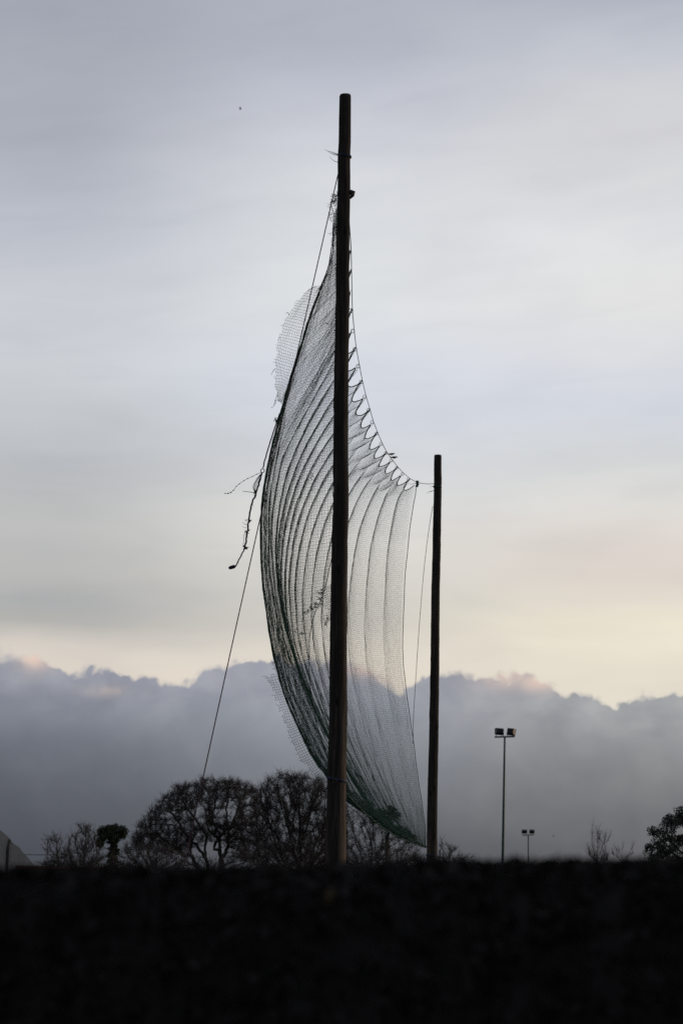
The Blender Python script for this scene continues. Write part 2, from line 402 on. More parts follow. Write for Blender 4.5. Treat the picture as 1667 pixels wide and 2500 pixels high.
def timber_pole(top, base, rt, rb, mat, label, seed):
    root = thing('timber_pole', label, 'pole', base, 'tall timber poles holding the net')
    rs = np.random.default_rng(seed)
    n, sides = 110, 28
    s = np.linspace(0, 1, n); ax = (top - base); L = np.linalg.norm(ax); ax = ax / L
    a = np.cross(ax, [0, 1, 0]); a /= np.linalg.norm(a); b = np.cross(ax, a)
    th = np.arange(sides) * 2 * math.pi / sides
    wob = np.cumsum(rs.normal(0, 0.0026, (n, 2)), axis=0); wob -= np.linspace(0, 1, n)[:, None] * wob[-1]
    R = (rb + (rt - rb) * s ** 0.92)[:, None] * (1 + 0.016 * np.sin(2 * th + 9 * s[:, None]) + 0.010 * np.sin(3 * th - 23 * s[:, None]) + rs.normal(0, 0.007, (n, sides)))
    for _ in range(30):                                       # knots and cut branch stubs
        i0, j0 = rs.uniform(4, n - 4), rs.uniform(0, sides)
        dj = np.minimum(np.abs(np.arange(sides) - j0), sides - np.abs(np.arange(sides) - j0))
        R += rs.uniform(0.005, 0.014) * np.exp(-((np.arange(n)[:, None] - i0) / 1.0) ** 2 - (dj[None] / 1.6) ** 2)
    R[-1] *= 0.90; R[-2] *= 0.985                              # weathered arris at the top
    C = base + ax * (s * L)[:, None]
    C[-2] = base + ax * (L - 0.03)
    C += wob[:, :1] * a + wob[:, 1:] * b
    V = (C[:, None] + R[..., None] * (np.cos(th)[None, :, None] * a + np.sin(th)[None, :, None] * b)).reshape(-1, 3)
    mb = MB()
    Fc = [(i * sides + j, i * sides + (j + 1) % sides, (i + 1) * sides + (j + 1) % sides, (i + 1) * sides + j) for i in range(n - 1) for j in range(sides)]
    mb.add(V, Fc)
    cap = np.vstack([V[-sides:], C[-1] + ax * 0.012])
    mb.add(cap, [(j, (j + 1) % sides, sides) for j in range(sides)])
    mb.build('shaft', mat, root)
    root['_r'] = 0
    del root['_r']
    def around(y, ya, yb, R_extra=0.006, tilt=0.0, turns=2, r=0.010, d=D1):
        """a cord wound round the pole at the height seen at row y"""
        u = (base[2] + (D(784, y, d)[2] - base[2])) / L
        c0 = base + ax * u * L; rad = rb + (rt - rb) * u ** 0.92 + R_extra
        q = np.linspace(0, turns * 2 * math.pi, 40 * turns)
        zz = np.linspace(-0.5, 0.5, len(q)) * r * 2.0 * (turns - 1) + tilt * np.cos(q)
        return c0 + rad * (np.cos(q)[:, None] * a + np.sin(q)[:, None] * b) + zz[:, None] * ax
    return root, around

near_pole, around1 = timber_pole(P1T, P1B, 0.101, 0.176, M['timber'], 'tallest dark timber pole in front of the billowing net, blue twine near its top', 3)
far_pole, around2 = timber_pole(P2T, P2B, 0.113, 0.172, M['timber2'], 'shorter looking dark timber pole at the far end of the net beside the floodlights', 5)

def strand(mb, pts, d, r, n=14, jit=0.0, taper=1.0, sides=5):
    P = smooth_path([D(x, y, d if not isinstance(d, (list, tuple)) else d[i]) for i, (x, y) in enumerate(pts)], n)
    if jit: P[1:-1] += RNG.normal(0, jit, (n - 2, 3))
    mb.tube(P, np.linspace(r, r * taper, n), sides)

mb = MB(); mb.tube(around1(359, 0, 0, turns=3, r=0.008, tilt=0.010), 0.009, 6); mb.build('twine_band', M['twine'], near_pole)
mb = MB()
for pts in ([(780, 356), (768, 353), (757, 348), (745, 344)], [(780, 357), (766, 355), (756, 350), (750, 345)], [(780, 372), (770, 371), (762, 366), (756, 358)], [(779, 355), (767, 351), (759, 347)], [(778, 373), (774, 374)]):
    strand(mb, pts, D1 - 0.02, 0.006, 12, 0.002, 0.3)
mb.build('frayed_twine_end', M['twine'], near_pole)
mb = MB(); mb.tube(around1(1791, 0, 0, turns=2, r=0.012, tilt=0.035), 0.013, 6); mb.build('twine_band', M['twine'], near_pole)
mb = MB(); c = D(768, 1793, D1 - 0.19); mb.ring(c, 0.030, 0.006, (0.25, 1, 0.1)); mb.tube([c + (0, 0, 0.028), c + (0, 0.06, 0.034)], 0.008, 6); mb.build('eye_bolt', M['ring'], near_pole)
mb = MB(); c = D(808, 441, D1)
mb.box(c + (0.01, 0, -0.02), (0.07, 0.05, 0.08), Matrix.Rotation(0.3, 4, 'Y')); mb.tube([c + (-0.03, 0, 0.015), c + (0.03, 0, -0.005), c + (0.012, 0, -0.06), c + (-0.03, 0, -0.12)], [0.03, 0.034, 0.034, 0.012], 7)
mb.build('hook', M['ring'], near_pole)
mb = MB(); mb.tube(around2(1114, 0, 0, turns=3, r=0.010, tilt=0.012, d=D2), 0.012, 6); mb.build('twine_band', M['cord'], far_pole)
mb = MB(); mb.tube(around2(1961, 0, 0, turns=2, r=0.012, tilt=0.012, d=D2), 0.014, 6); mb.build('twine_band', M['twine'], far_pole)
mb = MB()
for pts in ([(997, 1126), (989, 1129), (984, 1130), (979, 1134)], [(997, 1127), (987, 1128), (981, 1132)], [(997, 1120), (991, 1117), (986, 1118)]):
    strand(mb, pts, D2 - 0.02, 0.008, 10, 0.002, 0.3)
mb.build('frayed_twine_end', M['cord'], far_pole)

# ------------------------------------------------------------------ the net
# head rope: the rings slide along it; equal spacing between rings fixes how far away each one hangs
ring_px = [(806, 575), (807, 620), (808, 664), (809, 710), (813, 757), (818, 799), (825, 838), (832, 874), (840, 908), (849, 939), (857, 967), (867, 993),
           (877, 1017), (888, 1038), (900, 1055), (913, 1072), (926, 1086), (940, 1098), (957, 1108)]
def depths_for(L, d0):
    ds = [d0]; P = D(*ring_px[0], d0)
    for x, y in ring_px[1:]:
        lo, hi = ds[-1] - 0.02, ds[-1] + 6
        for _ in range(40):
            mid_ = (lo + hi) / 2
            if np.linalg.norm(D(x, y, mid_) - P) < L: lo = mid_
            else: hi = mid_
        ds.append((lo + hi) / 2); P = D(x, y, ds[-1])
    return ds
lo, hi = 0.3, 4.0
for _ in range(40):
    Lr = (lo + hi) / 2
    if depths_for(Lr, 41.6)[-1] < 70.3: lo = Lr
    else: hi = Lr
ring_d = depths_for(Lr, 41.6)
rings = np.array([D(x, y, d) for (x, y), d in zip(ring_px, ring_d)])
head = np.vstack([D(798, 446, 40.35), D(802, 510, 40.9), rings])          # rope tied to the near pole
NB = len(head) - 1                                                        # bays between fixings

NC = 35                                                                   # columns of mesh in a bay
NR = 178                                                                  # rows of mesh
u = np.linspace(0, NB, NB * NC + 1)                                       # position along the rope, in bays
top3 = np.stack([spline(np.arange(NB + 1), head[:, k], u) for k in range(3)], 1)
dep = top3[:, 1]
sig = (dep - dep[0]) / (dep[-1] - dep[0])
bn_, bf_ = D(772, 1792, 40.3), D(976, 1946, 71.4)                         # bottom fixings
bot3 = bn_ + (bf_ - bn_) * sig[:, None]
bot3[:, 2] -= 0.26 * np.sin(math.pi * sig ** 0.8)
frac = u % 1.0
pleat = np.abs(np.sin(math.pi * u)) ** 0.50                               # 0 at the rings, 1 between them
L_y = [445, 470, 520, 600, 655, 710, 790, 870, 955, 1030, 1110, 1180, 1250, 1340, 1430, 1530, 1610, 1690, 1740, 1790]
L_x = [770, 761, 761, 756, 735, 715, 690, 665, 640, 620, 604, 596, 594, 599, 611, 630, 655, 690, 716, 752]
N_y = [445, 600, 800, 1000, 1100, 1200, 1300, 1360, 1420, 1500, 1580, 1650, 1735, 1795]
N_x = [777, 774, 772, 768, 766, 762, 757, 742, 717, 709, 713, 726, 750, 771]
FE_y = [1108, 1140, 1200, 1330, 1400, 1480, 1560, 1680, 1780, 1900, 1947]  # far edge cord
FE_x = [957, 952, 943, 930, 927, 925, 929, 945, 958, 976, 977]
tt = np.linspace(0, 1, NR)

# where the fold under each fixing stands at half height: index along the rope -> column in the photograph
MID_U = [0, 1, 2, 3, 4, 5, 6, 7, 8, 9, 10, 11, 12, 13, 14, 15, 16, 17, 18, 19, 20]
MID_X = [755, 725, 690, 660, 642, 634, 631, 631, 634, 640, 648, 658, 671, 687, 707, 731, 759, 791, 830, 875, 927]
_mid = top3 * 0.62 + bot3 * 0.38
_mx, _my = proj(_mid)
_need = (np.interp(u, MID_U, np.convolve(np.pad(MID_X, 1, mode='edge'), [0.1, 0.8, 0.1], 'valid')) - _mx) * KD * dep / F_PX
BELLY = -_need
def _smooth(a, k=25):
    return np.convolve(np.pad(a, k // 2, mode='edge'), np.ones(k) / k, 'valid')
_e = (1 - sig) ** 5 * BELLY[0] + sig ** 2 * BELLY[-1]
BELLY = _smooth(np.maximum(BELLY - _e, 0)); BELLY[0] = BELLY[-1] = 0
BMAX = BELLY.max(); BELLY = BELLY / BMAX
PQ = np.interp(u, [0, 8, 12, 20], [1.0, 1.0, 0.80, 0.50])                 # the far part swells out right below the rope
PW = np.interp(u, [3.6, 7.5], [1.0, 0.0])

W_NEAR = np.sin(np.clip(u / 1.2, 0, 1) * math.pi / 2)
TAU = np.interp(u, [0, 1.0, 2, 3, 5.5], [0.006, 0.015, 0.05, 0.10, 0.26])
P = np.zeros((NR, len(u), 3))
for i, t in enumerate(tt):
    base = top3 * (1 - t) + bot3 * t
    bx, by = proj(base)
    of = D(spline(FE_y, FE_x, by[-1]), by[-1], base[-1, 1])[0] - base[-1, 0]
    on = D(spline(N_y, N_x, by[0]), by[0], base[0, 1])[0] - base[0, 0]
    sn = math.sin(math.pi * t ** 0.92)
    far = on * (1 - sig) ** 5 + of * sig ** 2 - min(1.0, t / 0.035) * BMAX * BELLY * sn ** PQ
    ends = np.clip(np.minimum(t / TAU, (1 - t) / 0.03), 0, 1) ** 0.85
    goal = spline(N_y, N_x, by) * (1 - W_NEAR) + (spline(L_y, L_x, by) + 3) * W_NEAR
    close = (goal - bx) * KD * dep / F_PX * (1 - W_NEAR * (1 - ends))
    pl = (0.24 * math.exp(-(t / 0.38) ** 2) + 0.014) * np.interp(u, [0, 2, 5, 8], [0.06, 0.20, 0.45, 1.0])
    edge_fade = np.clip((1 - t) / 0.10, 0, 1)
    P[i] = base
    P[i, :, 0] += PW * close + (1 - PW) * far - pl * pleat ** (1 + 1.4 * t) * edge_fade
    P[i, :, 2] -= (0.28 * math.exp(-t * 5.0) + 0.01) * pleat * edge_fade * np.interp(u, [0, 2, 5], [0.1, 0.4, 1.0])
    P[i, :, 1] += 0.10 * np.sin(2 * math.pi * u) * pl
j = np.full(NR, int(4.6 * NC))                                            # the fold where the belly turns towards the near pole
NET_BELLY_DEPTH = float(dep[j[0]])
# slack in single meshes: a smooth random shiver
def shiver(shape, passes, amp_):
    a = RNG.normal(0, 1, (*shape, 3))
    for _ in range(passes):
        a = (a + np.roll(a, 1, 0) + np.roll(a, -1, 0) + np.roll(a, 1, 1) + np.roll(a, -1, 1)) / 5
    return a / a.std() * amp_
P += shiver(P.shape[:2], 2, 0.0022) * (1.0 + 1.2 * np.clip(1 - sig / 0.25, 0, 1))[None, :, None]
P += shiver(P.shape[:2], 30, 0.005)

net = thing('safety_net', 'huge torn dark green net billowing like a sail between the two timber poles', 'net', bn_)

def weave(P, keep, r, name, mat, parent, sides=3, rows=True, cols=True):
    """thread every row and column of a grid of knots"""
    Vs, Qs, n0 = [], [], 0
    an = np.arange(sides) * 2 * math.pi / sides
    for flip in ([False] if rows else []) + ([True] if cols else []):
        G = P.transpose(1, 0, 2) if flip else P
        K = keep.T if flip else keep
        T = np.gradient(G, axis=1); T /= np.linalg.norm(T, axis=2, keepdims=True) + 1e-9
        A = np.cross(T, np.array([0.25, 0.9, 0.36])); A /= np.linalg.norm(A, axis=2, keepdims=True) + 1e-9
        B = np.cross(T, A)
        V = G[:, :, None] + r * (np.cos(an)[None, None, :, None] * A[:, :, None] + np.sin(an)[None, None, :, None] * B[:, :, None])
        m_, k_ = G.shape[:2]
        idx = np.arange(m_ * k_ * sides).reshape(m_, k_, sides) + n0
        ok = K[:, :-1] & K[:, 1:]
        a, b = idx[:, :-1][ok], idx[:, 1:][ok]
        for s_ in range(sides):
            Qs.append(np.stack([a[:, s_], a[:, (s_ + 1) % sides], b[:, (s_ + 1) % sides], b[:, s_]], 1))
        Vs.append(V.reshape(-1, 3)); n0 += m_ * k_ * sides
    V = np.concatenate(Vs); Q = np.concatenate(Qs)
    used, inv = np.unique(Q, return_inverse=True)
    return quad_mesh(name, V[used], inv.reshape(Q.shape), mat, parent)

X, Y = proj(P.reshape(-1, 3)); X = X.reshape(NR, -1); Y = Y.reshape(NR, -1)
keep = np.ones(P.shape[:2], bool)
near_part = (np.arange(len(u))[None, :] < j[:, None])                      # the part between the near pole and the belly
rag = RNG.normal(0, 1, keep.shape)
for (hx, hy, ha, hb, an_) in ((740, 1022, 15, 8, -0.6), (722, 1095, 7, 3, -0.2), (690, 1160, 6, 4, 0.4), (735, 1392, 10, 14, 0.2), (668, 1452, 8, 4, 0.2)):
    dx, dy = X - hx, Y - hy
    a_, b_ = dx * math.cos(an_) + dy * math.sin(an_), -dx * math.sin(an_) + dy * math.cos(an_)
    keep &= ~(near_part & ((a_ / ha) ** 2 + (b_ / hb) ** 2 < 1 + 0.3 * rag))
weave(P, keep, 0.0021, 'netting', M['net'], net)

# the foot of the net has rolled itself up along the bottom cord
n_l, n_a = 420, 16
us = np.linspace(0, len(u) - 1, n_l); foot = np.stack([np.interp(us, np.arange(len(u)), P[-1, :, k]) for k in range(3)], 1)
rad = np.interp(np.linspace(0, 1, n_l), [0, 0.08, 0.3, 0.6, 1], [0.03, 0.09, 0.10, 0.07, 0.03]) * (1 + 0.15 * np.sin(us * 0.11) + 0.1 * np.sin(us * 0.047))
an_ = np.linspace(0, 3.0 * math.pi, n_a)
G = np.zeros((n_a, n_l, 3))
for k in range(n_a):
    sc = 0.35 + 0.65 * k / (n_a - 1)
    G[k] = foot + np.stack([rad * sc * np.cos(an_[k]), 0 * rad, rad * (0.75 + sc * np.sin(an_[k]))], 1)
G += shiver(G.shape[:2], 3, 0.010)
weave(G, np.ones(G.shape[:2], bool), 0.0024, 'rolled_foot', M['net'], net)

# scalloped top cord, edge cords, bottom cord
mb = MB()
sel = np.arange(NC, len(u), 2)
mb.tube(P[0, sel], 0.014, 5); mb.build('scalloped_cord', M['cord'], net)
mb = MB(); mb.tube(P[::3, -1], 0.011, 5); mb.build('far_edge_cord', M['cord'], net)
mb = MB(); mb.tube(P[-1, ::4], 0.016, 5); mb.build('bottom_cord', M['cord'], net)
mb = MB(); mb.tube(P[10::3, 0], 0.007, 4); mb.build('near_edge_cord', M['net'], net)
for k in range(3, len(rings)):
    if k == len(rings) - 1: continue
    mb = MB()
    tg = rings[min(k + 1, len(rings) - 1)] - rings[k - 1]
    mb.ring(rings[k] + (-0.028, 0, -0.030), 0.040, 0.007, (0.25, 1, 0.1), 16, 5)
    mb.build('ring', M['ring'], net)
# small tangles of broken twine along the rips
def tangle(mb, x, y, d, spread, n, r=0.004):
    c = D(x, y, d); s = spread * KD * d / F_PX
    for _ in range(n):
        q = c + RNG.normal(0, s * 0.5, 3)
        pts = [q]
        for _k in range(4): q = q + RNG.normal(0, s * 0.45, 3); pts.append(q)
        mb.tube(smooth_path(pts, 9), r, 4, cap=False)
mb = MB()
for (x, y, s_, n_) in ((735, 1362, 6, 7), (736, 1375, 6, 7), (731, 1385, 6, 6), (724, 1392, 7, 7), (715, 1398, 6, 6), (707, 1403, 5, 5), (701, 1407, 3, 3), (752, 1423, 4, 5), (746, 1432, 4, 5), (748, 1427, 3, 4), (678, 1455, 7, 4), (690, 1452, 5, 3), (718, 1097, 5, 3), (636, 965, 6, 8), (770, 452, 6, 10), (765, 462, 6, 8), (636, 960, 4, 5), (753, 742, 3, 3)):
    tangle(mb, x, y, 40.8 if x > 660 else NET_BELLY_DEPTH, s_, n_)
mb.build('broken_twine', M['net'], net)['kind'] = 'stuff'

def loose_piece(name, outer, inner, d_out, d_in, rows, cols, jit, ragged, r=0.0030, bulge=0.0):
    """a torn strip of netting between two measured edges, hanging free at its outer one"""
    o = np.asarray(outer, float); i_ = np.asarray(inner, float)
    def res(a):
        s = np.r_[0, np.cumsum(np.hypot(*np.diff(a, axis=0).T))]; q = np.linspace(0, s[-1], rows)
        return np.stack([spline(s, a[:, 0], q), spline(s, a[:, 1], q)], 1)
    o, i_ = res(o), res(i_)
    G = np.zeros((rows, cols, 3))
    for a in range(rows):
        for b in range(cols):
            w = b / (cols - 1); q = o[a] * (1 - w) + i_[a] * w
            dd = d_out + (d_in - d_out) * w + bulge * math.sin(math.pi * w) + 0.15 * math.sin(a * 0.35)
            G[a, b] = D(q[0], q[1], dd)
    G += shiver((rows, cols), 2, jit)
    kp = np.ones((rows, cols), bool)
    kp[:, 0] = RNG.random(rows) > ragged
    kp[0] &= RNG.random(cols) > ragged * 0.6; kp[-1] &= RNG.random(cols) > ragged * 0.6
    pc = weave(G, kp, r, name, M['net'], net)
    mbx = MB()                                                          # loose ends along the torn edge
    for a in range(rows):
        if RNG.random() < 0.7:
            p = G[a, 0] if kp[a, 0] else G[a, 1]
            e = p + np.array([-0.03, 0, 0]) + RNG.normal(0, 0.022, 3)
            mbx.tube(smooth_path([p, (p + e) / 2 + RNG.normal(0, 0.008, 3), e], 5), r, 3)
    mbx.build('loose_end', M['net'], pc)['kind'] = 'stuff'
    return pc, G
loose_piece('gathered_corner', [(776, 440), (768, 452), (759, 464), (757, 476), (760, 492), (763, 508), (766, 525), (764, 548)], [(783, 444), (782, 458), (781, 472), (781, 488), (780, 505), (780, 520), (779, 535), (779, 552)], 39.9, 40.1, 24, 8, 0.020, 0.25)
outer = [(722, 659), (705, 668), (690, 686), (678, 702), (664, 722), (650, 748), (641, 775), (636, 808), (632, 845), (633, 880), (637, 905), (641, 921)]
inner = [(742, 655), (733, 676), (722, 705), (712, 730), (702, 760), (692, 792), (684, 820), (675, 850), (665, 880), (657, 905), (652, 918), (648, 928)]
loose_piece('torn_flap', outer, inner, 44.0, NET_BELLY_DEPTH - 0.5, 44, 13, 0.006, 0.35, bulge=-0.3)
outer = [(609, 1553), (619, 1568), (630, 1593), (641, 1623), (651, 1650), (663, 1681), (676, 1711), (688, 1735), (702, 1761), (718, 1780), (738, 1794)]
inner = [(640, 1548), (645, 1562), (655, 1590), (664, 1616), (674, 1644), (686, 1670), (697, 1694), (708, 1715), (722, 1740), (737, 1762), (755, 1785)]
loose_piece('frayed_fringe', outer, inner, 42.6, 43.2, 46, 6, 0.006, 0.3)
loose_piece('frayed_fringe', [(617, 1517), (624, 1527), (629, 1538)], [(634, 1516), (638, 1527), (641, 1540)], 42.9, 43.2, 7, 4, 0.014, 0.6)
loose_piece('torn_corner', [(737, 1345), (741, 1365), (746, 1385), (748, 1400), (750, 1418), (752, 1428)], [(768, 1335), (768, 1355), (768, 1375), (767, 1390), (766, 1402), (765, 1412)], 40.7, 40.4, 17, 7, 0.012, 0.3)
mb = MB()
for pts in ([(664, 722), (660, 718), (656, 720)], [(632, 845), (628, 853), (625, 857), (622, 861)], [(641, 921), (634, 918), (631, 926), (627, 934), (622, 937)], [(638, 905), (633, 917), (629, 930)]):
    strand(mb, pts, 44.0, 0.006, 10, 0.006, 0.5)
mb.build('loose_end', M['net'], net)['kind'] = 'stuff'

# ------------------------------------------------------------------ ropes
mb = MB(); pth = np.vstack([head[:3], rings[1:]]); pth = np.stack([spline(np.arange(len(pth)), pth[:, k], np.linspace(0, len(pth) - 1, 160)) for k in range(3)], 1)
mb.tube(pth, 0.0085, 6)
hr = thing('head_rope', 'green rope sagging from the near pole through the rings to the far pole', 'rope', head[0])
mb.build('cord', M['cord'], hr)
mb = MB(); e0 = rings[-1]; e1 = D(996, 1111, D2 - 0.15)
mb.tube(smooth_path([e0, (e0 + e1) / 2 - (0, 0, 0.02), e1], 12), 0.0085, 6); mb.build('tail', M['cord'], hr)
mb = MB()
for (x, y, R_) in ((957.5, 1106, 0.05), (958, 1111, 0.045), (957, 1116, 0.04)):
    c = D(x, y, ring_d[-1])
    for _ in range(5):
        mb.ring(c + RNG.normal(0, 0.008, 3), R_ * 0.6, 0.018, RNG.normal(0, 1, 3), 10, 5)
strand(mb, [(957, 1112), (950, 1110), (944, 1112), (937, 1111)], ring_d[-1], 0.007, 10, 0.003, 0.5)
mb.build('knot', M['cord'], hr)

a, b = D(777, 396, D1 + 0.05), D(436, 1940, 38.6)
b = a + (b - a) * (a[2] / (a[2] - b[2]))
q = np.linspace(0, 1, 60)[:, None]
pth = a + (b - a) * q; pth[:, 2] -= 0.10 * np.sin(math.pi * q[:, 0]); pth[:, 0] -= 0.05 * np.sin(math.pi * q[:, 0])
g = thing('guy_rope', 'taut dark guy rope running from the near pole down to the left', 'rope', b)
mb = MB(); mb.tube(pth, 0.0095, 6); mb.build('line', M['guy'], g)
mb = MB(); mb.tube([b + (0.02, 0, -0.2), b + (-0.05, 0, 0.22)], 0.02, 8); mb.build('ground_stake', M['ring'], g)
mb = MB()
strand(mb, [(993, 1163), (986, 1205), (975, 1290), (966, 1390), (958, 1500), (953, 1580), (949, 1650), (948, 1707)], [D2 - 0.2, D2, D2, D2, D2, D2, 71.8, 71.5], 0.008, 40)
tag(mb.build('slack_cord', M['cord']), 'thin slack green cord hanging between the far pole and the net edge', 'cord')

DB = NET_BELLY_DEPTH
tr = thing('torn_rope', 'frayed dark rope end trailing left from the outer edge of the net', 'rope', D(637, 963, DB))
mb = MB()
strand(mb, [(642, 950), (637, 965), (627, 995), (616, 1030), (608, 1058), (604, 1075)], DB, 0.013, 20, 0.002)
strand(mb, [(601, 1086), (596, 1104), (590, 1125), (585, 1140), (579, 1156), (574, 1180), (571, 1200), (568, 1222), (565, 1242), (562, 1258)], DB, 0.017, 44, 0.005)
strand(mb, [(562, 1258), (556, 1272), (548, 1287), (543, 1297), (539, 1302)], DB, 0.013, 16, 0.003)
for dx in (-4, -6, -2, 1):
    strand(mb, [(601, 1086), (593 + dx, 1104), (587 + dx, 1118), (586, 1132)], DB, 0.005, 14, 0.002)
mb.build('cord', M['oldrope'], tr)
mb = MB(); mb.ring(D(603, 1081, DB), 0.036, 0.009, (0.2, 1, 0.1), 16, 5); mb.build('ring', M['ring'], tr)
mb = MB()
P_ = smooth_path([D(x, y, DB) for x, y in ((541, 1300), (535, 1302), (528, 1304), (525, 1305))], 12)
mb.tube(P_, [0.016, 0.03, 0.034, 0.036, 0.036, 0.034, 0.036, 0.036, 0.034, 0.03, 0.026, 0.014], 8); mb.build('whipped_end', M['oldrope'], tr)
mb = MB()
strand(mb, [(559, 1254), (563, 1257), (568, 1260)], DB, 0.02, 8, 0.003, 0.8)
mb.build('knot', M['oldrope'], tr)
mb = MB()
for (x, y) in ((585, 1131), (571, 1195), (567, 1222), (562, 1258)): tangle(mb, x, y, DB, 4, 5, 0.006)
mb.build('frayed_fibre', M['oldrope'], tr)['kind'] = 'stuff'
mb = MB()
st = [(599, 1085), (590, 1089), (580, 1094), (569, 1099), (560, 1104), (550, 1111), (543, 1117), (536, 1126), (530, 1131), (524, 1133), (517, 1133)]
strand(mb, st, DB, 0.0045, 40, 0.002)
for x, y in st[1:]: mb.ring(D(x, y, DB), 0.008, 0.007, RNG.normal(0, 1, 3), 8, 4)
strand(mb, [(586, 1131), (575, 1130), (566, 1129), (558, 1128)], DB, 0.007, 10, 0.001, 0.7)
st = [(569, 1212), (566, 1225), (563, 1240), (564, 1252), (562, 1258)]
strand(mb, [(567, 1205), (562, 1203), (556, 1198)], DB, 0.006, 8, 0.002, 0.3); strand(mb, [(566, 1212), (561, 1212), (556, 1207)], DB, 0.005, 8, 0.002, 0.3)
strand(mb, [(564, 1220), (560, 1232), (560, 1244), (558, 1256)], DB, 0.004, 14, 0.002)
for i in range(46):
    y = RNG.uniform(1090, 1298); x = float(np.interp(y, [1086, 1140, 1200, 1258, 1300], [600, 585, 571, 562, 540]))
    strand(mb, [(x, y), (x + RNG.normal(0, 3), y + RNG.normal(0, 3))], DB, 0.0035, 3, 0, 0.5, 3)
mb.build('stray_strand', M['oldrope'], tr)['kind'] = 'stuff'

# ------------------------------------------------------------------ birds
def bird_body(mb, c, length, lean, face=1.0):
    """one lofted body: bill, head, breast, rump, tail"""
    prof = [(-0.50, 0.012, 0.02, 0.00), (-0.34, 0.026, 0.045, 0.005), (-0.20, 0.06, 0.065, 0.0), (-0.05, 0.105, 0.095, -0.012), (0.10, 0.125, 0.105, -0.018), (0.22, 0.105, 0.092, 0.0),
            (0.30, 0.080, 0.076, 0.022), (0.37, 0.066, 0.066, 0.032), (0.42, 0.040, 0.042, 0.030), (0.45, 0.018, 0.018, 0.024), (0.54, 0.003, 0.003, 0.015)]
    V = []; n = 12
    for x, rz, ry, dz in prof:
        for k in range(n):
            th = 2 * math.pi * k / n
            V.append((x * face, ry * math.cos(th), dz + rz * math.sin(th)))
    V = np.array(V) * length
    R_ = np.array(Matrix.Rotation(-lean * face, 3, 'Y'))
    Fc = [(i * n + k, i * n + (k + 1) % n, (i + 1) * n + (k + 1) % n, (i + 1) * n + k) for i in range(len(prof) - 1) for k in range(n)]
    Fc += [tuple(range(n)), tuple(range((len(prof) - 1) * n, len(prof) * n))]
    mb.add(V @ R_.T + np.asarray(c), Fc)
def wing(mb, c, length, up, sweep):
    for s in (-1, 1):
        pts = []
        for k, (r, ch) in enumerate(((0.03, 0.26), (0.3, 0.28), (0.6, 0.22), (0.9, 0.10), (1.05, 0.02))):
            y = s * r * length * math.cos(up); z = r * length * math.sin(up) * (1 + 0.15 * r); x = -sweep * r * r * length
            for (dx, dz) in ((ch * 0.5, 0.0), (0.0, 0.025), (-ch * 0.5, 0.0), (0.0, -0.012)): pts.append((x + dx * length, y, z + dz * length))
        Fc = [(i * 4 + k, i * 4 + (k + 1) % 4, (i + 1) * 4 + (k + 1) % 4, (i + 1) * 4 + k) for i in range(4) for k in range(4)] + [(0, 1, 2, 3), (16, 17, 18, 19)]
        mb.add(np.array(pts) + np.asarray(c), Fc)
dbird = ring_d[13]
for (x, y, ln, lean, lab) in ((897, 1042.5, 0.235, 0.03, 'small black bird perched on the sagging rope, upper of the pair'),
                              (903, 1050, 0.245, 0.0, 'small black bird perched on the sagging rope, lower of the pair')):
    mb = MB(); c = D(x, y, dbird + 0.3 * (x > 900)); bird_body(mb, c, ln, lean)
    for s in (-1, 1): mb.tube([c + (0.02, s * 0.012, -0.015), c + (0.012, s * 0.012, -0.036), c + (0.022, s * 0.012, -0.055)], 0.003, 5)
    tag(mb.build('bird', M['feather']), lab, 'bird', 'small birds')
def flying(x, y, d, ln, heading, up, lab):
    mb = MB(); bird_body(mb, (0, 0, 0), ln, 0.05); wing(mb, (0.03 * ln, 0, 0.03 * ln), ln * 0.85, up, 0.25)
    o = mb.build('bird', M['feather']); o.location = D(x, y, d); o.rotation_euler = (0.2, 0, heading)
    tag(o, lab, 'bird', 'small birds')
flying(551.5, 250.5, 120, 0.20, 0.5, 0.75, 'tiny bird flying high in the pale sky left of the tallest pole')
flying(1270, 1921, 150, 0.17, 0.9, 0.9, 'tiny bird flying low over the field right of the small floodlight')

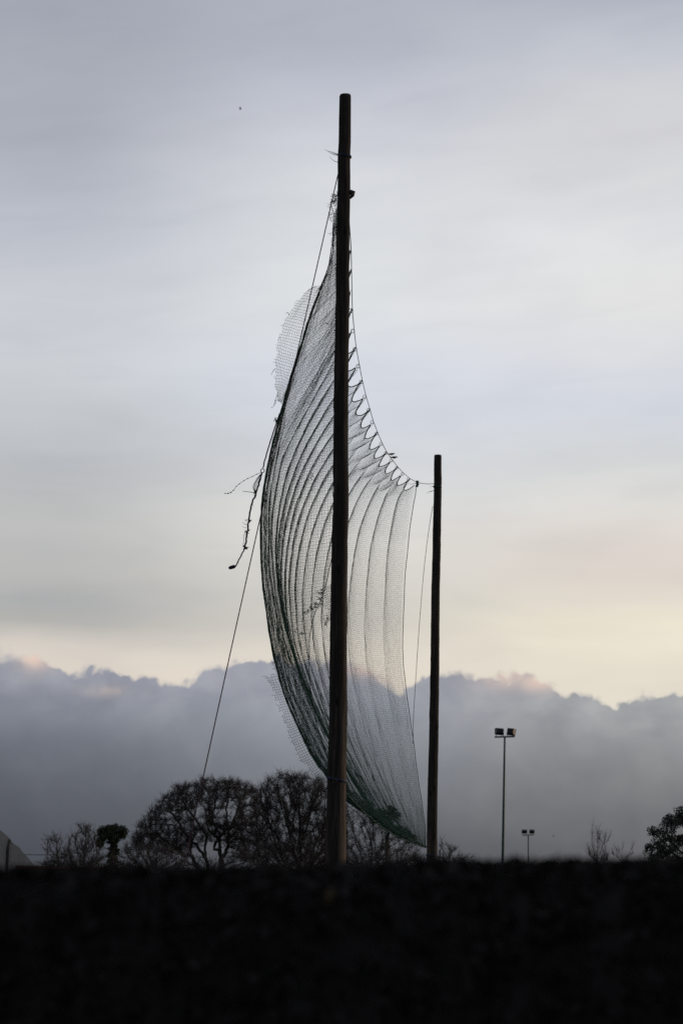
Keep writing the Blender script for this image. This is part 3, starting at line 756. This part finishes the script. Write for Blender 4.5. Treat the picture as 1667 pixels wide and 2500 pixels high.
# ------------------------------------------------------------------ floodlight masts
def floodlight_mast(label, d, top, low, bar, heads, r0, r1):
    base = ground_point(top, low, d)
    t_ = D(*top, d)
    root = thing('floodlight_mast', label, 'floodlight', base, 'twin headed floodlight masts on the field')
    mb = MB(); q = np.linspace(0, 1, 12)
    mb.tube(base + (t_ - base) * q[:, None], r0 + (r1 - r0) * q, 12); mb.build('mast', M['steel'], root)
    b0, b1 = D(*bar[0], d), D(*bar[1], d)
    mb = MB(); mb.tube([b0, b1], 0.055, 8); mb.build('crossbar', M['steel'], root)
    up = (t_ - base) / np.linalg.norm(t_ - base)
    for (x, y, w, h, yaw, pit, rl) in heads:
        s = KD * d / F_PX; w_, h_ = w * s, h * s; dp = 0.34
        c = D(x, y, d)
        R_ = Matrix.Rotation(yaw, 4, 'Z') @ Matrix.Rotation(rl, 4, 'Y') @ Matrix.Rotation(pit, 4, 'X')
        R3 = np.array(R_.to_3x3())
        def T(V): return np.asarray(V) @ R3.T + c
        mb = MB()
        f_, bk = 0.5, 0.40
        V = [(-f_ * w_, dp * .5, -f_ * h_), (f_ * w_, dp * .5, -f_ * h_), (f_ * w_, dp * .5, f_ * h_), (-f_ * w_, dp * .5, f_ * h_),
             (-f_ * w_, dp * .1, -f_ * h_), (f_ * w_, dp * .1, -f_ * h_), (f_ * w_, dp * .1, f_ * h_), (-f_ * w_, dp * .1, f_ * h_),
             (-bk * w_, -dp * .5, -bk * h_), (bk * w_, -dp * .5, -bk * h_), (bk * w_, -dp * .5, bk * h_), (-bk * w_, -dp * .5, bk * h_)]
        mb.add(T(V), [(0, 1, 2, 3), (0, 4, 5, 1), (1, 5, 6, 2), (2, 6, 7, 3), (3, 7, 4, 0), (4, 8, 9, 5), (5, 9, 10, 6), (6, 10, 11, 7), (7, 11, 8, 4), (8, 11, 10, 9)])
        for k in np.linspace(-0.34, 0.34, 6):                       # cooling fins on the back
            mb.add(T([(k * w_ - .01, -dp * .68, -bk * h_ * .9), (k * w_ + .01, -dp * .68, -bk * h_ * .9), (k * w_ + .01, -dp * .45, -bk * h_ * .9), (k * w_ - .01, -dp * .45, -bk * h_ * .9),
                      (k * w_ - .01, -dp * .68, bk * h_ * .9), (k * w_ + .01, -dp * .68, bk * h_ * .9), (k * w_ + .01, -dp * .45, bk * h_ * .9), (k * w_ - .01, -dp * .45, bk * h_ * .9)]),
                   [(0, 1, 2, 3), (4, 7, 6, 5), (0, 4, 5, 1), (1, 5, 6, 2), (2, 6, 7, 3), (3, 7, 4, 0)])
        lamp = mb.build('lamp_head', M['lamp'], root, smooth=False)
        mb = MB(); mb.add(T([(-.45 * w_, dp * .51, -.44 * h_), (.45 * w_, dp * .51, -.44 * h_), (.45 * w_, dp * .51, .44 * h_), (-.45 * w_, dp * .51, .44 * h_)]), [(0, 1, 2, 3)])
        def sub(mbx, nm, mt):
            o = mbx.build(nm, mt, None, smooth=False); o.parent = lamp; o.matrix_parent_inverse = lamp.matrix_parent_inverse.copy() if False else Matrix.Identity(4)
            o.matrix_parent_inverse = Matrix.Identity(4)
            return o
        sub(mb, 'glass', M['glass'])
        mb = MB(); mb.box(T([(0.5 * w_ + 0.012, dp * .3, 0)])[0], (0.02, dp * .38, h_ * 0.98), R_); sub(mb, 'rim', M['rim'])  # pale strip down the right edge of the head only
        mb = MB()
        for sgn in (-1, 1):
            e = T([(sgn * 0.42 * w_, 0, -0.2 * h_)])[0]; fpt = b0 + (b1 - b0) * np.clip(((e - b0) @ (b1 - b0)) / ((b1 - b0) @ (b1 - b0)), 0, 1)
            mb = MB(); mb.tube([e, fpt], 0.018, 6); mb.build('bracket', M['steel'], root)
floodlight_mast('taller floodlight mast with two tilted lamp heads right of the far timber pole', 164, (1158.3, 1692), (1154, 1972), ((1135, 1692.5), (1181.5, 1691.5)),
                [(1146.5, 1679.5, 20, 14, 0.25, -0.25, 0.06), (1172.5, 1680, 19, 15, -0.35, -0.3, 0.10)], 0.135, 0.062)
floodlight_mast('smaller distant floodlight mast with two level lamp heads, farthest out on the field', 290, (1212.3, 1918), (1212.5, 1972), ((1199.5, 1918), (1225, 1917)),
                [(1203.5, 1910, 12, 9, 0.1, 0.3, 0.0), (1220.5, 1910, 12, 9, -0.1, 0.3, 0.0)], 0.11, 0.07)

# ------------------------------------------------------------------ trees
def inside_poly(poly, x, y):
    n = len(poly); c = False; j_ = n - 1
    for i in range(n):
        xi, yi = poly[i]; xj, yj = poly[j_]
        if (yi > y) != (yj > y) and x < (xj - xi) * (y - yi) / (yj - yi) + xi: c = not c
        j_ = i
    return c
def envelope(poly, d, n, flat, rs, shell=0.5, edge_bias=0.0):
    """points filling the crown whose outline is poly, as deep as it is wide"""
    a = np.array(poly, float); lo_, hi_ = a.min(0), a.max(0); w = (hi_[0] - lo_[0]) * KD * d / F_PX * 0.5 * flat
    out = []
    E = np.roll(a, -1, 0) - a
    while len(out) < n:
        x, y = rs.uniform(lo_[0], hi_[0]), rs.uniform(lo_[1], hi_[1])
        if not inside_poly(poly, x, y): continue
        tq = np.clip((((x, y) - a) * E).sum(1) / ((E ** 2).sum(1) + 1e-9), 0, 1)
        dist = np.min(np.hypot(*(((x, y) - a) - E * tq[:, None]).T))
        k = min(1.0, dist / (0.35 * (hi_[0] - lo_[0])))
        if rs.random() < edge_bias * min(1.0, k * 1.6): continue
        th = w * math.sqrt(max(0.02, 1 - (1 - k) ** 2))
        yy = rs.uniform(-1, 1); yy = math.copysign(abs(yy) ** shell, yy)
        out.append(D(x, y, d + yy * th))
    return np.array(out)

def grow(nodes, par, att, step, kill, iters, rs, up=0.1, wild=0.15):
    """branches reach towards the points of the crown"""
    nodes = [np.array(n, float) for n in nodes]; par = list(par)
    N0 = np.array(nodes)
    dm = np.full(len(att), 1e9); im = np.zeros(len(att), int)
    def upd(start):
        B = np.array(nodes[start:])
        dd = np.linalg.norm(att[:, None] - B[None], axis=2)
        k = dd.argmin(1); v = dd[np.arange(len(att)), k]; better = v < dm
        dm[better] = v[better]; im[better] = k[better] + start
    upd(0); alive = np.ones(len(att), bool); used = {}
    for it in range(iters):
        alive &= dm > kill
        if not alive.any(): break
        start = len(nodes)
        for i in np.unique(im[alive]):
            s_ = alive & (im == i)
            v = att[s_] - nodes[i]; v = (v / np.linalg.norm(v, axis=1)[:, None]).sum(0)
            v /= np.linalg.norm(v) + 1e-9
            v = v + rs.normal(0, wild, 3) + (0, 0, up); v /= np.linalg.norm(v)
            if used.get(i, 0) > 3: continue
            used[i] = used.get(i, 0) + 1
            nodes.append(nodes[i] + v * step); par.append(int(i))
        if len(nodes) == start or len(nodes) > 7000: break
        upd(start)
    return np.array(nodes), np.array(par)

def radii_of(nodes, par, tip, e):
    r = np.zeros(len(nodes)); acc = np.zeros(len(nodes))
    for i in range(len(nodes) - 1, -1, -1):
        r[i] = max(tip, acc[i] ** (1 / e)) if acc[i] > 0 else tip
        if par[i] >= 0: acc[par[i]] += r[i] ** e
    return r

def build_tree(name, label, cat, d, poly, base, limbs=(), n_att=500, step=0.28, kill=0.45, tip=0.012, e=2.25, flat=0.9, twigs=3, twig_len=0.55,
               up=0.12, wild=0.09, seed=1, group=None, rmax=0.45, trunk_to=None, twig_up=0.35, edge_bias=0.0):
    rs = np.random.default_rng(seed)
    gp = D(base[0], base[1], d); gp = np.array([gp[0], gp[1], 0.0])
    root = thing(name, label, cat, gp, group)
    if limbs:
        nodes, par, key = [gp], [-1], {}
        for lb in limbs:
            pts = [D(x, y, d + lb[1] * k / max(1, len(lb[0]) - 1)) for k, (x, y) in enumerate(lb[0])]
            path = smooth_path(pts, max(4, int(sum(np.linalg.norm(np.diff(pts, axis=0), axis=1)) / step)))
            prev = int(np.argmin(np.linalg.norm(np.array(nodes) - path[0], axis=1))) if lb[2] else 0
            if not lb[2]:
                for q in np.linspace(0.15, 0.9, 8): nodes.append(gp + (path[0] - gp) * q); par.append(prev); prev = len(nodes) - 1
            for p in path: nodes.append(p + rs.normal(0, 0.03, 3)); par.append(prev); prev = len(nodes) - 1
    else:
        fork = D(*(trunk_to or (base[0], base[1])), d)
        nodes, par = [gp], [-1]
        for q in np.linspace(0.1, 1, 10): nodes.append(gp + (fork - gp) * q + rs.normal(0, 0.03, 3)); par.append(len(nodes) - 2)
    att = envelope(poly, d, n_att, flat, rs, edge_bias=edge_bias)
    nodes, par = grow(nodes, par, att, step, kill, 120, rs, up, wild)
    r = np.minimum(radii_of(nodes, par, tip, e), rmax)
    kids = {}
    for i, p in enumerate(par):
        if p >= 0: kids.setdefault(p, []).append(i)
    thick, thin = MB(), MB()
    stack = [(0, None)]
    while stack:
        i, frm = stack.pop()
        ch = [i] if frm is None else [frm, i]
        while i in kids:
            ks = sorted(kids[i], key=lambda k: -r[k])
            for k in ks[1:]: stack.append((k, i))
            i = ks[0]; ch.append(i)
        if len(ch) < 2: continue
        rr = r[ch].copy()
        if frm is not None: rr[0] = min(rr[0], rr[1] * 1.15)
        big = rr.max() > 0.045
        (thick if big else thin).tube(nodes[ch], rr, 8 if rr.max() > 0.12 else (5 if big else 3), cap=False)
    # twigs: every fine branch carries a spray of twigs, each with side twigs
    small = np.where((r < 0.040) & (par >= 0))[0]
    cnt = rs.poisson(twigs, len(small)); idx = np.repeat(small, cnt); K = len(idx)
    dv = nodes[idx] - nodes[par[idx]]; dv /= np.linalg.norm(dv, axis=1)[:, None] + 1e-9
    unit = lambda v: v / (np.linalg.norm(v, axis=1)[:, None] + 1e-9)
    v = unit(dv * 0.8 + rs.normal(0, 0.45, (K, 3)) + (0, 0, twig_up)); L_ = twig_len * rs.uniform(0.4, 1.3, (K, 1))
    p0 = nodes[idx] - dv * rs.uniform(0, 1, (K, 1)) * step; p1 = p0 + v * L_ * 0.5
    p2 = p1 + unit(v + rs.normal(0, 0.35, (K, 3)) + (0, 0, 0.15)) * L_ * 0.5
    sprays = [(p0, p1, p2, 1.0)]
    for _ in range(2):
        q0 = p0 + (p1 - p0) * rs.uniform(0.3, 1.0, (K, 1)); w = unit(v + rs.normal(0, 0.6, (K, 3)) + (0, 0, 0.1))
        q1 = q0 + w * L_ * 0.25; sprays.append((q0, q1, q1 + unit(w + rs.normal(0, 0.3, (K, 3))) * L_ * 0.25, 0.7))
    an = np.arange(3) * 2 * math.pi / 3; Vt = []
    for a0_, a1_, a2_, f_ in sprays:
        dd = unit(a2_ - a0_); A = unit(np.cross(dd, (0.31, 0.93, 0.2))); B = np.cross(dd, A)
        ringv = np.cos(an)[None, :, None] * A[:, None] + np.sin(an)[None, :, None] * B[:, None]
        Vt.append(np.stack([a0_[:, None] + ringv * tip * .8 * f_, a1_[:, None] + ringv * tip * .6 * f_, a2_[:, None] + ringv * tip * .35 * f_], 1).reshape(-1, 9, 3))
    Vt = np.concatenate(Vt); base_i = np.arange(len(Vt))[:, None, None] * 9
    qq = np.array([(k * 3 + j_, k * 3 + (j_ + 1) % 3, k * 3 + 3 + (j_ + 1) % 3, k * 3 + 3 + j_) for k in range(2) for j_ in range(3)])
    tw = quad_mesh('twigs', Vt.reshape(-1, 3), (base_i + qq).reshape(-1, 4), M['twig'], root); tw['kind'] = 'stuff'
    if thick.n: thick.build('trunk', M['bark'], root)
    if thin.n: thin.build('crown', M['twig'], root)
    return root, nodes, r

Z2 = lambda pts: [((300 + x / 3.92) / KD, (1860 + y / 3.92) / KD) for x, y in pts]
GT = 'bare winter trees along the far side of the field'
oak = [(298, 1955), (303, 1925), (318, 1900), (333, 1876), (355, 1848), (385, 1824), (410, 1801), (440, 1799), (470, 1788), (500, 1795), (540, 1791), (570, 1799), (594, 1815), (594, 1880), (592, 1985), (560, 1985), (530, 1945), (490, 1930), (450, 1950), (400, 1965), (350, 1960)]
build_tree('oak_tree', 'spreading bare oak with several crooked trunks and a wide rounded crown', 'tree', 150, oak, (478, 2040),
           limbs=[(Z2([(815, 1010), (815, 975), (760, 885), (690, 775), (620, 720), (560, 620), (480, 510), (370, 440)]), -1.5, False),
                  (Z2([(720, 1010), (700, 975), (655, 890), (660, 790), (690, 650), (670, 520), (700, 400)]), 1.0, False),
                  (Z2([(800, 930), (785, 850), (797, 700), (740, 620), (700, 560), (590, 400), (560, 300)]), 1.2, True),
                  (Z2([(945, 1010), (940, 960), (925, 850), (930, 700), (855, 560), (870, 450), (900, 350)]), -0.8, False),
                  (Z2([(945, 930), (990, 850), (1005, 650), (990, 450), (1010, 300), (1000, 230)]), 0.8, True),
                  (Z2([(655, 900), (590, 900), (500, 810), (400, 750), (300, 690), (200, 690)]), -1.0, True),
                  (Z2([(515, 815), (520, 680), (480, 610), (400, 600)]), 0.8, True),
                  (Z2([(900, 720), (820, 650), (805, 560), (800, 480)]), 1.5, True),
                  (Z2([(870, 840), (905, 760), (960, 680), (1060, 610), (1150, 590)]), -1.5, True),
                  (Z2([(1000, 700), (1090, 480), (1150, 330)]), 1.0, True)],
           n_att=2300, step=0.20, kill=0.25, edge_bias=0.8, tip=0.0115, e=2.08, twigs=5.6, twig_len=0.5, seed=4, group=GT, rmax=0.34)
build_tree('ash_tree', 'dense bare upright tree between the spreading oak and the near pole', 'tree', 156,
           [(582, 1835), (600, 1800), (628, 1790), (650, 1776), (690, 1786), (730, 1788), (765, 1800), (785, 1825), (800, 1900), (795, 2010), (585, 2010)], (690, 2070), trunk_to=(688, 2030),
           n_att=2500, step=0.20, kill=0.25, edge_bias=0.45, tip=0.0115, e=2.2, twigs=4.8, twig_len=0.65, up=0.3, seed=9, group=GT)
build_tree('ash_tree', 'low spreading bare tree seen under the bottom of the net, right of near pole', 'tree', 152,
           [(770, 1815), (800, 1830), (838, 1855), (880, 1882), (915, 1912), (948, 1930), (965, 1952), (975, 2010), (770, 2010)], (840, 2070), trunk_to=(840, 2030),
           n_att=1500, step=0.22, kill=0.28, tip=0.0105, e=2.25, twigs=2.8, twig_len=0.55, up=0.05, seed=12, group=GT)
build_tree('thorn_tree', 'small bare tree poking up just right of the far timber pole', 'tree', 140,
           [(1003, 1985), (1006, 1930), (1014, 1925), (1020, 1948), (1032, 1934), (1048, 1948), (1062, 1972), (1074, 1985)], (1030, 2040), trunk_to=(1030, 1995),
           n_att=260, step=0.2, kill=0.26, tip=0.012, twigs=2.4, twig_len=0.4, up=0.3, seed=15, group=GT)
GS = 'bare shrubs along the hedge line'
build_tree('shrub', 'bare open shrub nearest the pale building, fan of thin stems', 'shrub', 128,
           [(100, 1985), (104, 1932), (113, 1912), (132, 1918), (150, 1925), (160, 2005), (104, 2005)], (132, 2060), trunk_to=(132, 2030), n_att=360, step=0.18, kill=0.22, tip=0.010, twigs=2.4, twig_len=0.42, up=0.5, seed=21, group=GS, twig_up=0.7)
build_tree('shrub', 'bare dense shrub just left of the ivy covered stump', 'shrub', 130,
           [(145, 1985), (155, 1930), (172, 1902), (190, 1896), (215, 1902), (232, 1925), (238, 2005), (142, 2005)], (190, 2060), trunk_to=(190, 2030), n_att=800, step=0.18, kill=0.22, tip=0.010, twigs=3.0, twig_len=0.42, up=0.5, seed=22, group=GS, twig_up=0.7)
build_tree('shrub', 'low tangled bare shrub between the ivy covered stump and the oak', 'shrub', 118,
           [(275, 1985), (285, 1945), (320, 1938), (360, 1948), (400, 1952), (428, 1968), (428, 2008), (270, 2008)], (350, 2060), trunk_to=(350, 2030), n_att=900, step=0.18, kill=0.22, tip=0.010, twigs=3.0, twig_len=0.42, up=0.3, seed=23, group=GS, twig_up=0.5)
build_tree('shrub', 'bare shrub of upright shoots standing alone left of the evergreen', 'shrub', 130,
           [(1346, 1980), (1349, 1925), (1358, 1908), (1372, 1904), (1386, 1908), (1397, 1915), (1400, 1985), (1385, 2005), (1362, 2005)], (1374, 2070), trunk_to=(1374, 2040), n_att=300, step=0.24, kill=0.26, tip=0.006, twigs=2.4, twig_len=0.6, up=1.2, seed=24, group=GS, twig_up=1.6, flat=0.8)
build_tree('shrub', 'few thin bare shoots between the upright shrub and the evergreen', 'shrub', 130,
           [(1402, 1985), (1405, 1962), (1418, 1945), (1436, 1936), (1448, 1948), (1462, 1968), (1470, 1985)], (1432, 2040), trunk_to=(1432, 2005), n_att=16, step=0.28, kill=0.34, tip=0.0055, twigs=1.4, twig_len=0.4, up=1.2, seed=25, group=GS, twig_up=1.6)

GH = 'scrub thickets of the field hedge'
for kk, (x0, x1, ty, dd, lab) in enumerate(((95, 290, 1960, 128, 'low dark scrub under the ivy covered stump and the open shrubs'),
                                            (400, 600, 1962, 138, 'low dark scrub round the feet of the spreading oak'),
                                            (585, 800, 1925, 142, 'tall dark scrub under the dense upright tree left of the near pole'),
                                            (780, 1000, 1956, 138, 'dark scrub between the feet of the two timber poles'),
                                            (985, 1090, 1968, 132, 'low dark scrub running right from the foot of the far pole'))):
    w_ = x1 - x0; rs_ = np.random.default_rng(300 + kk)
    crest = [(x0 + w_ * q, ty + rs_.uniform(-7, 14) + (18 if q in (0, 1) else 0)) for q in np.linspace(0, 1, 9)]
    build_tree('scrub', lab, 'scrub', dd, crest + [(x1, 2015), (x0, 2015)], ((x0 + x1) / 2, 2080), trunk_to=((x0 + x1) / 2, 2045),
               n_att=int(w_ * 6.5), step=0.2, kill=0.24, tip=0.012, twigs=2.6, twig_len=0.42, up=0.3, seed=60 + kk, group=GH, twig_up=0.5, flat=0.35)

# leafy things
def leaf_cloud(centres, sizes, per, ls, rs, parent, mat, name='foliage'):
    V, Q = [], []
    n = 0
    for c, s_ in zip(centres, sizes):
        k = per
        p = rs.normal(0, 1, (k, 3)); p /= np.linalg.norm(p, axis=1)[:, None]; p *= (rs.random((k, 1)) ** 0.45) * s_
        p[:, 2] *= 0.8
        for q in p + c:
            a = rs.normal(0, 1, 3); a /= np.linalg.norm(a); b = np.cross(a, rs.normal(0, 1, 3)); b /= np.linalg.norm(b)
            L_ = ls * rs.uniform(0.6, 1.3); W_ = L_ * 0.5
            V += [q - a * L_ * .5, q + b * W_ * .5 + a * L_ * .05, q + a * L_ * .5, q - b * W_ * .5 + a * L_ * .05]
            Q.append((n, n + 1, n + 2, n + 3)); n += 4
    o = quad_mesh(name, np.array(V), np.array(Q), mat, parent, smooth=False)
    return o

def leafy_tree(name, label, cat, d, poly, base, trunk_to, n_cl, size, per, ls, mat, seed, group=None, trunk_r=0.25, leaf_name='crown', flat=0.9, trunk_leaves=0):
    rs = np.random.default_rng(seed)
    gp = D(*base, d); gp = np.array([gp[0], gp[1], 0.0]); root = thing(name, label, cat, gp, group)
    fork = D(*trunk_to, d)
    nodes, par = [gp], [-1]
    for q in np.linspace(0.1, 1, 10): nodes.append(gp + (fork - gp) * q + rs.normal(0, 0.03, 3)); par.append(len(nodes) - 2)
    cl = envelope(poly, d, n_cl, flat, rs, 0.7)
    nodes, par = grow(nodes, par, cl, 0.3, 0.35, 90, rs, 0.1, 0.15)
    r = np.minimum(radii_of(nodes, par, 0.016, 2.3), trunk_r)
    r[:11] = np.maximum(r[:11], np.linspace(trunk_r, trunk_r * 0.7, 11))
    mb = MB()
    for i, p in enumerate(par):
        if p >= 0: mb.tube([nodes[p], nodes[i]], [r[p] if p < 11 else min(r[p], r[i] * 1.3), r[i]], 6, cap=False)
    mb.build('trunk', M['bark'], root)
    sz = size * rs.uniform(0.6, 1.35, len(cl))
    if trunk_leaves:
        q = rs.random(trunk_leaves); tl = gp + (fork - gp) * q[:, None] + rs.normal(0, trunk_r * 0.5, (trunk_leaves, 3))
        cl = np.vstack([cl, tl]); sz = np.r_[sz, np.full(trunk_leaves, size * 0.7)]
    leaf_cloud(cl, sz, per, ls, rs, root, mat, leaf_name)
    return root
leafy_tree('ivy_stump', 'mushroom shaped pollard trunk with a dense cap of dark ivy', 'tree', 140,
           [(226, 1916), (232, 1900), (241, 1902), (249, 1896), (258, 1899), (264, 1891), (271, 1897), (280, 1897), (291, 1906), (291, 1916), (283, 1926), (274, 1921), (268, 1936), (254, 1936), (246, 1922), (238, 1932), (230, 1945), (226, 1935)], (262, 2040), (261, 1925),
           150, 0.20, 55, 0.11, M['ivy'], 31, trunk_r=0.27, leaf_name='ivy', trunk_leaves=260)
leafy_tree('ivy_clad_tree', 'dark ivy clad tree top showing through the bottom of the net', 'tree', 146,
           [(850, 1884), (866, 1858), (888, 1851), (914, 1862), (925, 1882), (912, 1893), (930, 1905), (948, 1915), (958, 1930), (940, 1938), (905, 1925), (880, 1900), (862, 1896)], (890, 2050), (888, 1920),
           70, 0.26, 60, 0.12, M['ivy'], 33, trunk_r=0.2, leaf_name='ivy')
leafy_tree('evergreen_tree', 'dark leafy evergreen tree at the right edge beyond the hedge', 'tree', 90,
           [(1478, 1962), (1480, 1940), (1488, 1912), (1497, 1905), (1499, 1880), (1512, 1882), (1520, 1892), (1530, 1870), (1541, 1860), (1548, 1872), (1560, 1858), (1600, 1838), (1650, 1842), (1690, 1900), (1690, 1985), (1490, 1985)], (1580, 2060), (1575, 1985),
           270, 0.20, 75, 0.085, M['leaf'], 35, trunk_r=0.18, flat=0.8)

# ------------------------------------------------------------------ pale building, wall, cable
def pale_building():
    d = 60.0
    edge = [(78, 1986), (66, 1970), (51, 1955), (47, 1947), (30, 1936), (23, 1925), (10, 1913), (0, 1905), (-30, 1884), (-70, 1866), (-120, 1857)]
    R_ = [D(x, y, d) for x, y in edge]
    ax = R_[-1][0]
    prof = [(p[0], p[2]) for p in R_]
    prof = [(prof[0][0] + 0.45, prof[0][1] - 0.75), *prof]
    prof = [(prof[0][0] + 0.10, 0.0), *prof]
    full = prof + [(2 * ax - x, z) for x, z in prof[::-1][1:]]
    root = thing('pale_building', 'pale rendered gable end of an outbuilding at the left edge', 'building', (ax, d, 0))
    n = len(full); mb = MB()
    V = [(x, d, z) for x, z in full] + [(x - 0.05, d + 0.3, z) for x, z in full]
    mb.add(V, [tuple(range(n)), tuple(range(n, 2 * n))[::-1]] + [(i, i + n, (i + 1) % n + n, (i + 1) % n) for i in range(n)])
    mb.build('wall', M['render'], root, smooth=False)
    mb = MB()
    V = [(x - 0.17 * (y - d), y, z - dz) for y in (d + 0.303, d + 9) for dz in (0.02, 0.10) for x, z in full]
    Fc = []
    for i in range(n - 1):
        Fc += [(i, i + 1, 2 * n + i + 1, 2 * n + i), (n + i, 3 * n + i, 3 * n + i + 1, n + i + 1), (i, n + i, n + i + 1, i + 1), (2 * n + i, 2 * n + i + 1, 3 * n + i + 1, 3 * n + i)]
    mb.add(V, Fc); mb.build('roof', M['roof'], root, smooth=False)
    p = D(19.5, 1940, d); q = D(24, 1928, d)
    mb = MB(); mb.tube([(p[0] - 0.03, d - 0.06, 0.0), (p[0], d - 0.06, p[2] - 0.1), (q[0], d - 0.06, q[2])], 0.035, 8); mb.build('drainpipe', M['pipe'], root)
    return D(62, 1961, d)
pb = pale_building()
root = thing('garden_wall', 'low dark red wall with a coping beside the pale building', 'wall', (D(180, 1990, 56)[0], 56, 0))
a, b = D(38, 1990, 56), D(330, 1992, 56); zt = (a[2] + b[2]) / 2
mb = MB(); mb.box(((a[0] + b[0]) / 2, 56, (zt - 0.06) / 2), (b[0] - a[0], 0.22, zt - 0.06)); mb.build('wall_body', M['brick'], root, False)
k = 12
for i in range(k):
    w_ = (b[0] - a[0]) / k
    mb = MB(); mb.box((a[0] + w_ * (i + .5), 56, zt - 0.028 + RNG.normal(0, 0.003)), (w_ - 0.012, 0.30, 0.06)); mb.build('coping_stone', M['brick'], root, False)
cb = thing('overhead_cable', 'thin dark cable running from behind the pale building towards the ivy stump', 'cable', (D(45, 1962, 126)[0], 126, 0))
a, e = D(45, 1962, 126), D(262, 1945, 140.0)
q = np.linspace(0, 1, 30)[:, None]; pth = a + (e - a) * q; pth[:, 2] -= 0.18 * np.sin(math.pi * q[:, 0])
mb = MB(); mb.tube(pth, 0.020, 5); mb.build('wire', M['wire'], cb)
mb = MB(); mb.tube([(a[0], 126, 0), (a[0], 126, a[2] + 0.1)], 0.09, 8); mb.build('post', M['bark'], cb)

# ------------------------------------------------------------------ the hedge in front of the camera
def hedge():
    d = 6.0
    xs = [-3000, -300, 0, 300, 700, 900, 1000, 1150, 1300, 1450, 1568, 1900, 5000]
    ys = [1988, 1985, 1983, 1981, 1979, 1974, 1968, 1963, 1961, 1964, 1966, 1968, 1970]
    tops = np.array([D(x, y, d) for x, y in zip(xs, ys)])
    root = thing('hedge', 'tall dark clipped hedge filling the foreground below the poles', 'hedge', (0, d + 0.5, 0))
    rs = np.random.default_rng(77)
    n = 220; X_ = np.linspace(tops[0, 0], tops[-1, 0], n)
    zt_ = np.interp(X_, tops[:, 0], tops[:, 2]) - 0.018
    prof = [(0.10, 0.0), (0.06, 0.5), (0.05, 0.95), (0.12, 0.985), (0.30, 1.0), (0.80, 1.0), (0.95, 0.96), (0.98, 0.5), (0.95, 0.0)]
    V = np.array([(x + rs.normal(0, 0.01), d + py + rs.normal(0, 0.02), zt_[i] * pz + rs.normal(0, 0.006) * (pz > 0)) for i, x in enumerate(X_) for py, pz in prof])
    k = len(prof)
    Q = [(i * k + j_, i * k + j_ + 1, (i + 1) * k + j_ + 1, (i + 1) * k + j_) for i in range(n - 1) for j_ in range(k - 1)]
    quad_mesh('branches', V, np.array(Q), M['hedgecore'], root)
    N = 64000
    x = rs.uniform(tops[0, 0], tops[-1, 0], N); zt2 = np.interp(x, tops[:, 0], tops[:, 2])
    front = rs.random(N) < 0.62
    y = np.where(front, d + rs.normal(0.03, 0.03, N), d + rs.uniform(0, 1.0, N))
    z = np.where(front, rs.uniform(0.02, 1.0, N) * (zt2 - 0.03), zt2 - np.abs(rs.normal(0, 0.012, N)) - 0.012)
    z += 0.003 * np.sin(x * 9) + 0.002 * np.sin(x * 23 + 1)
    c = np.stack([x, y, z], 1)
    a = rs.normal(0, 1, (N, 3)); a /= np.linalg.norm(a, axis=1)[:, None]
    b = np.cross(a, rs.normal(0, 1, (N, 3))); b /= np.linalg.norm(b, axis=1)[:, None]
    L_ = (0.042 * rs.uniform(0.6, 1.3, N))[:, None]
    V = np.stack([c - a * L_ * .5, c + b * L_ * .27, c + a * L_ * .5, c - b * L_ * .27], 1).reshape(-1, 3)
    o = quad_mesh('foliage', V, np.arange(4 * N).reshape(-1, 4), M['hedge'], root, False); o['kind'] = 'stuff'
    for _ in range(5):
        mb = MB(); c = D(760 + rs.normal(0, 5), 2045 + rs.normal(0, 12), d - 0.04); a_ = rs.normal(0, 1, 3); a_ /= np.linalg.norm(a_); b_ = np.cross(a_, rs.normal(0, 1, 3)); b_ /= np.linalg.norm(b_)
        mb.add([c - a_ * .014, c + b_ * .009, c + a_ * .016, c - b_ * .009], [(0, 1, 2, 3)])
        mb.build('yellowed_leaf', M['yleaf'], root, False)
hedge()
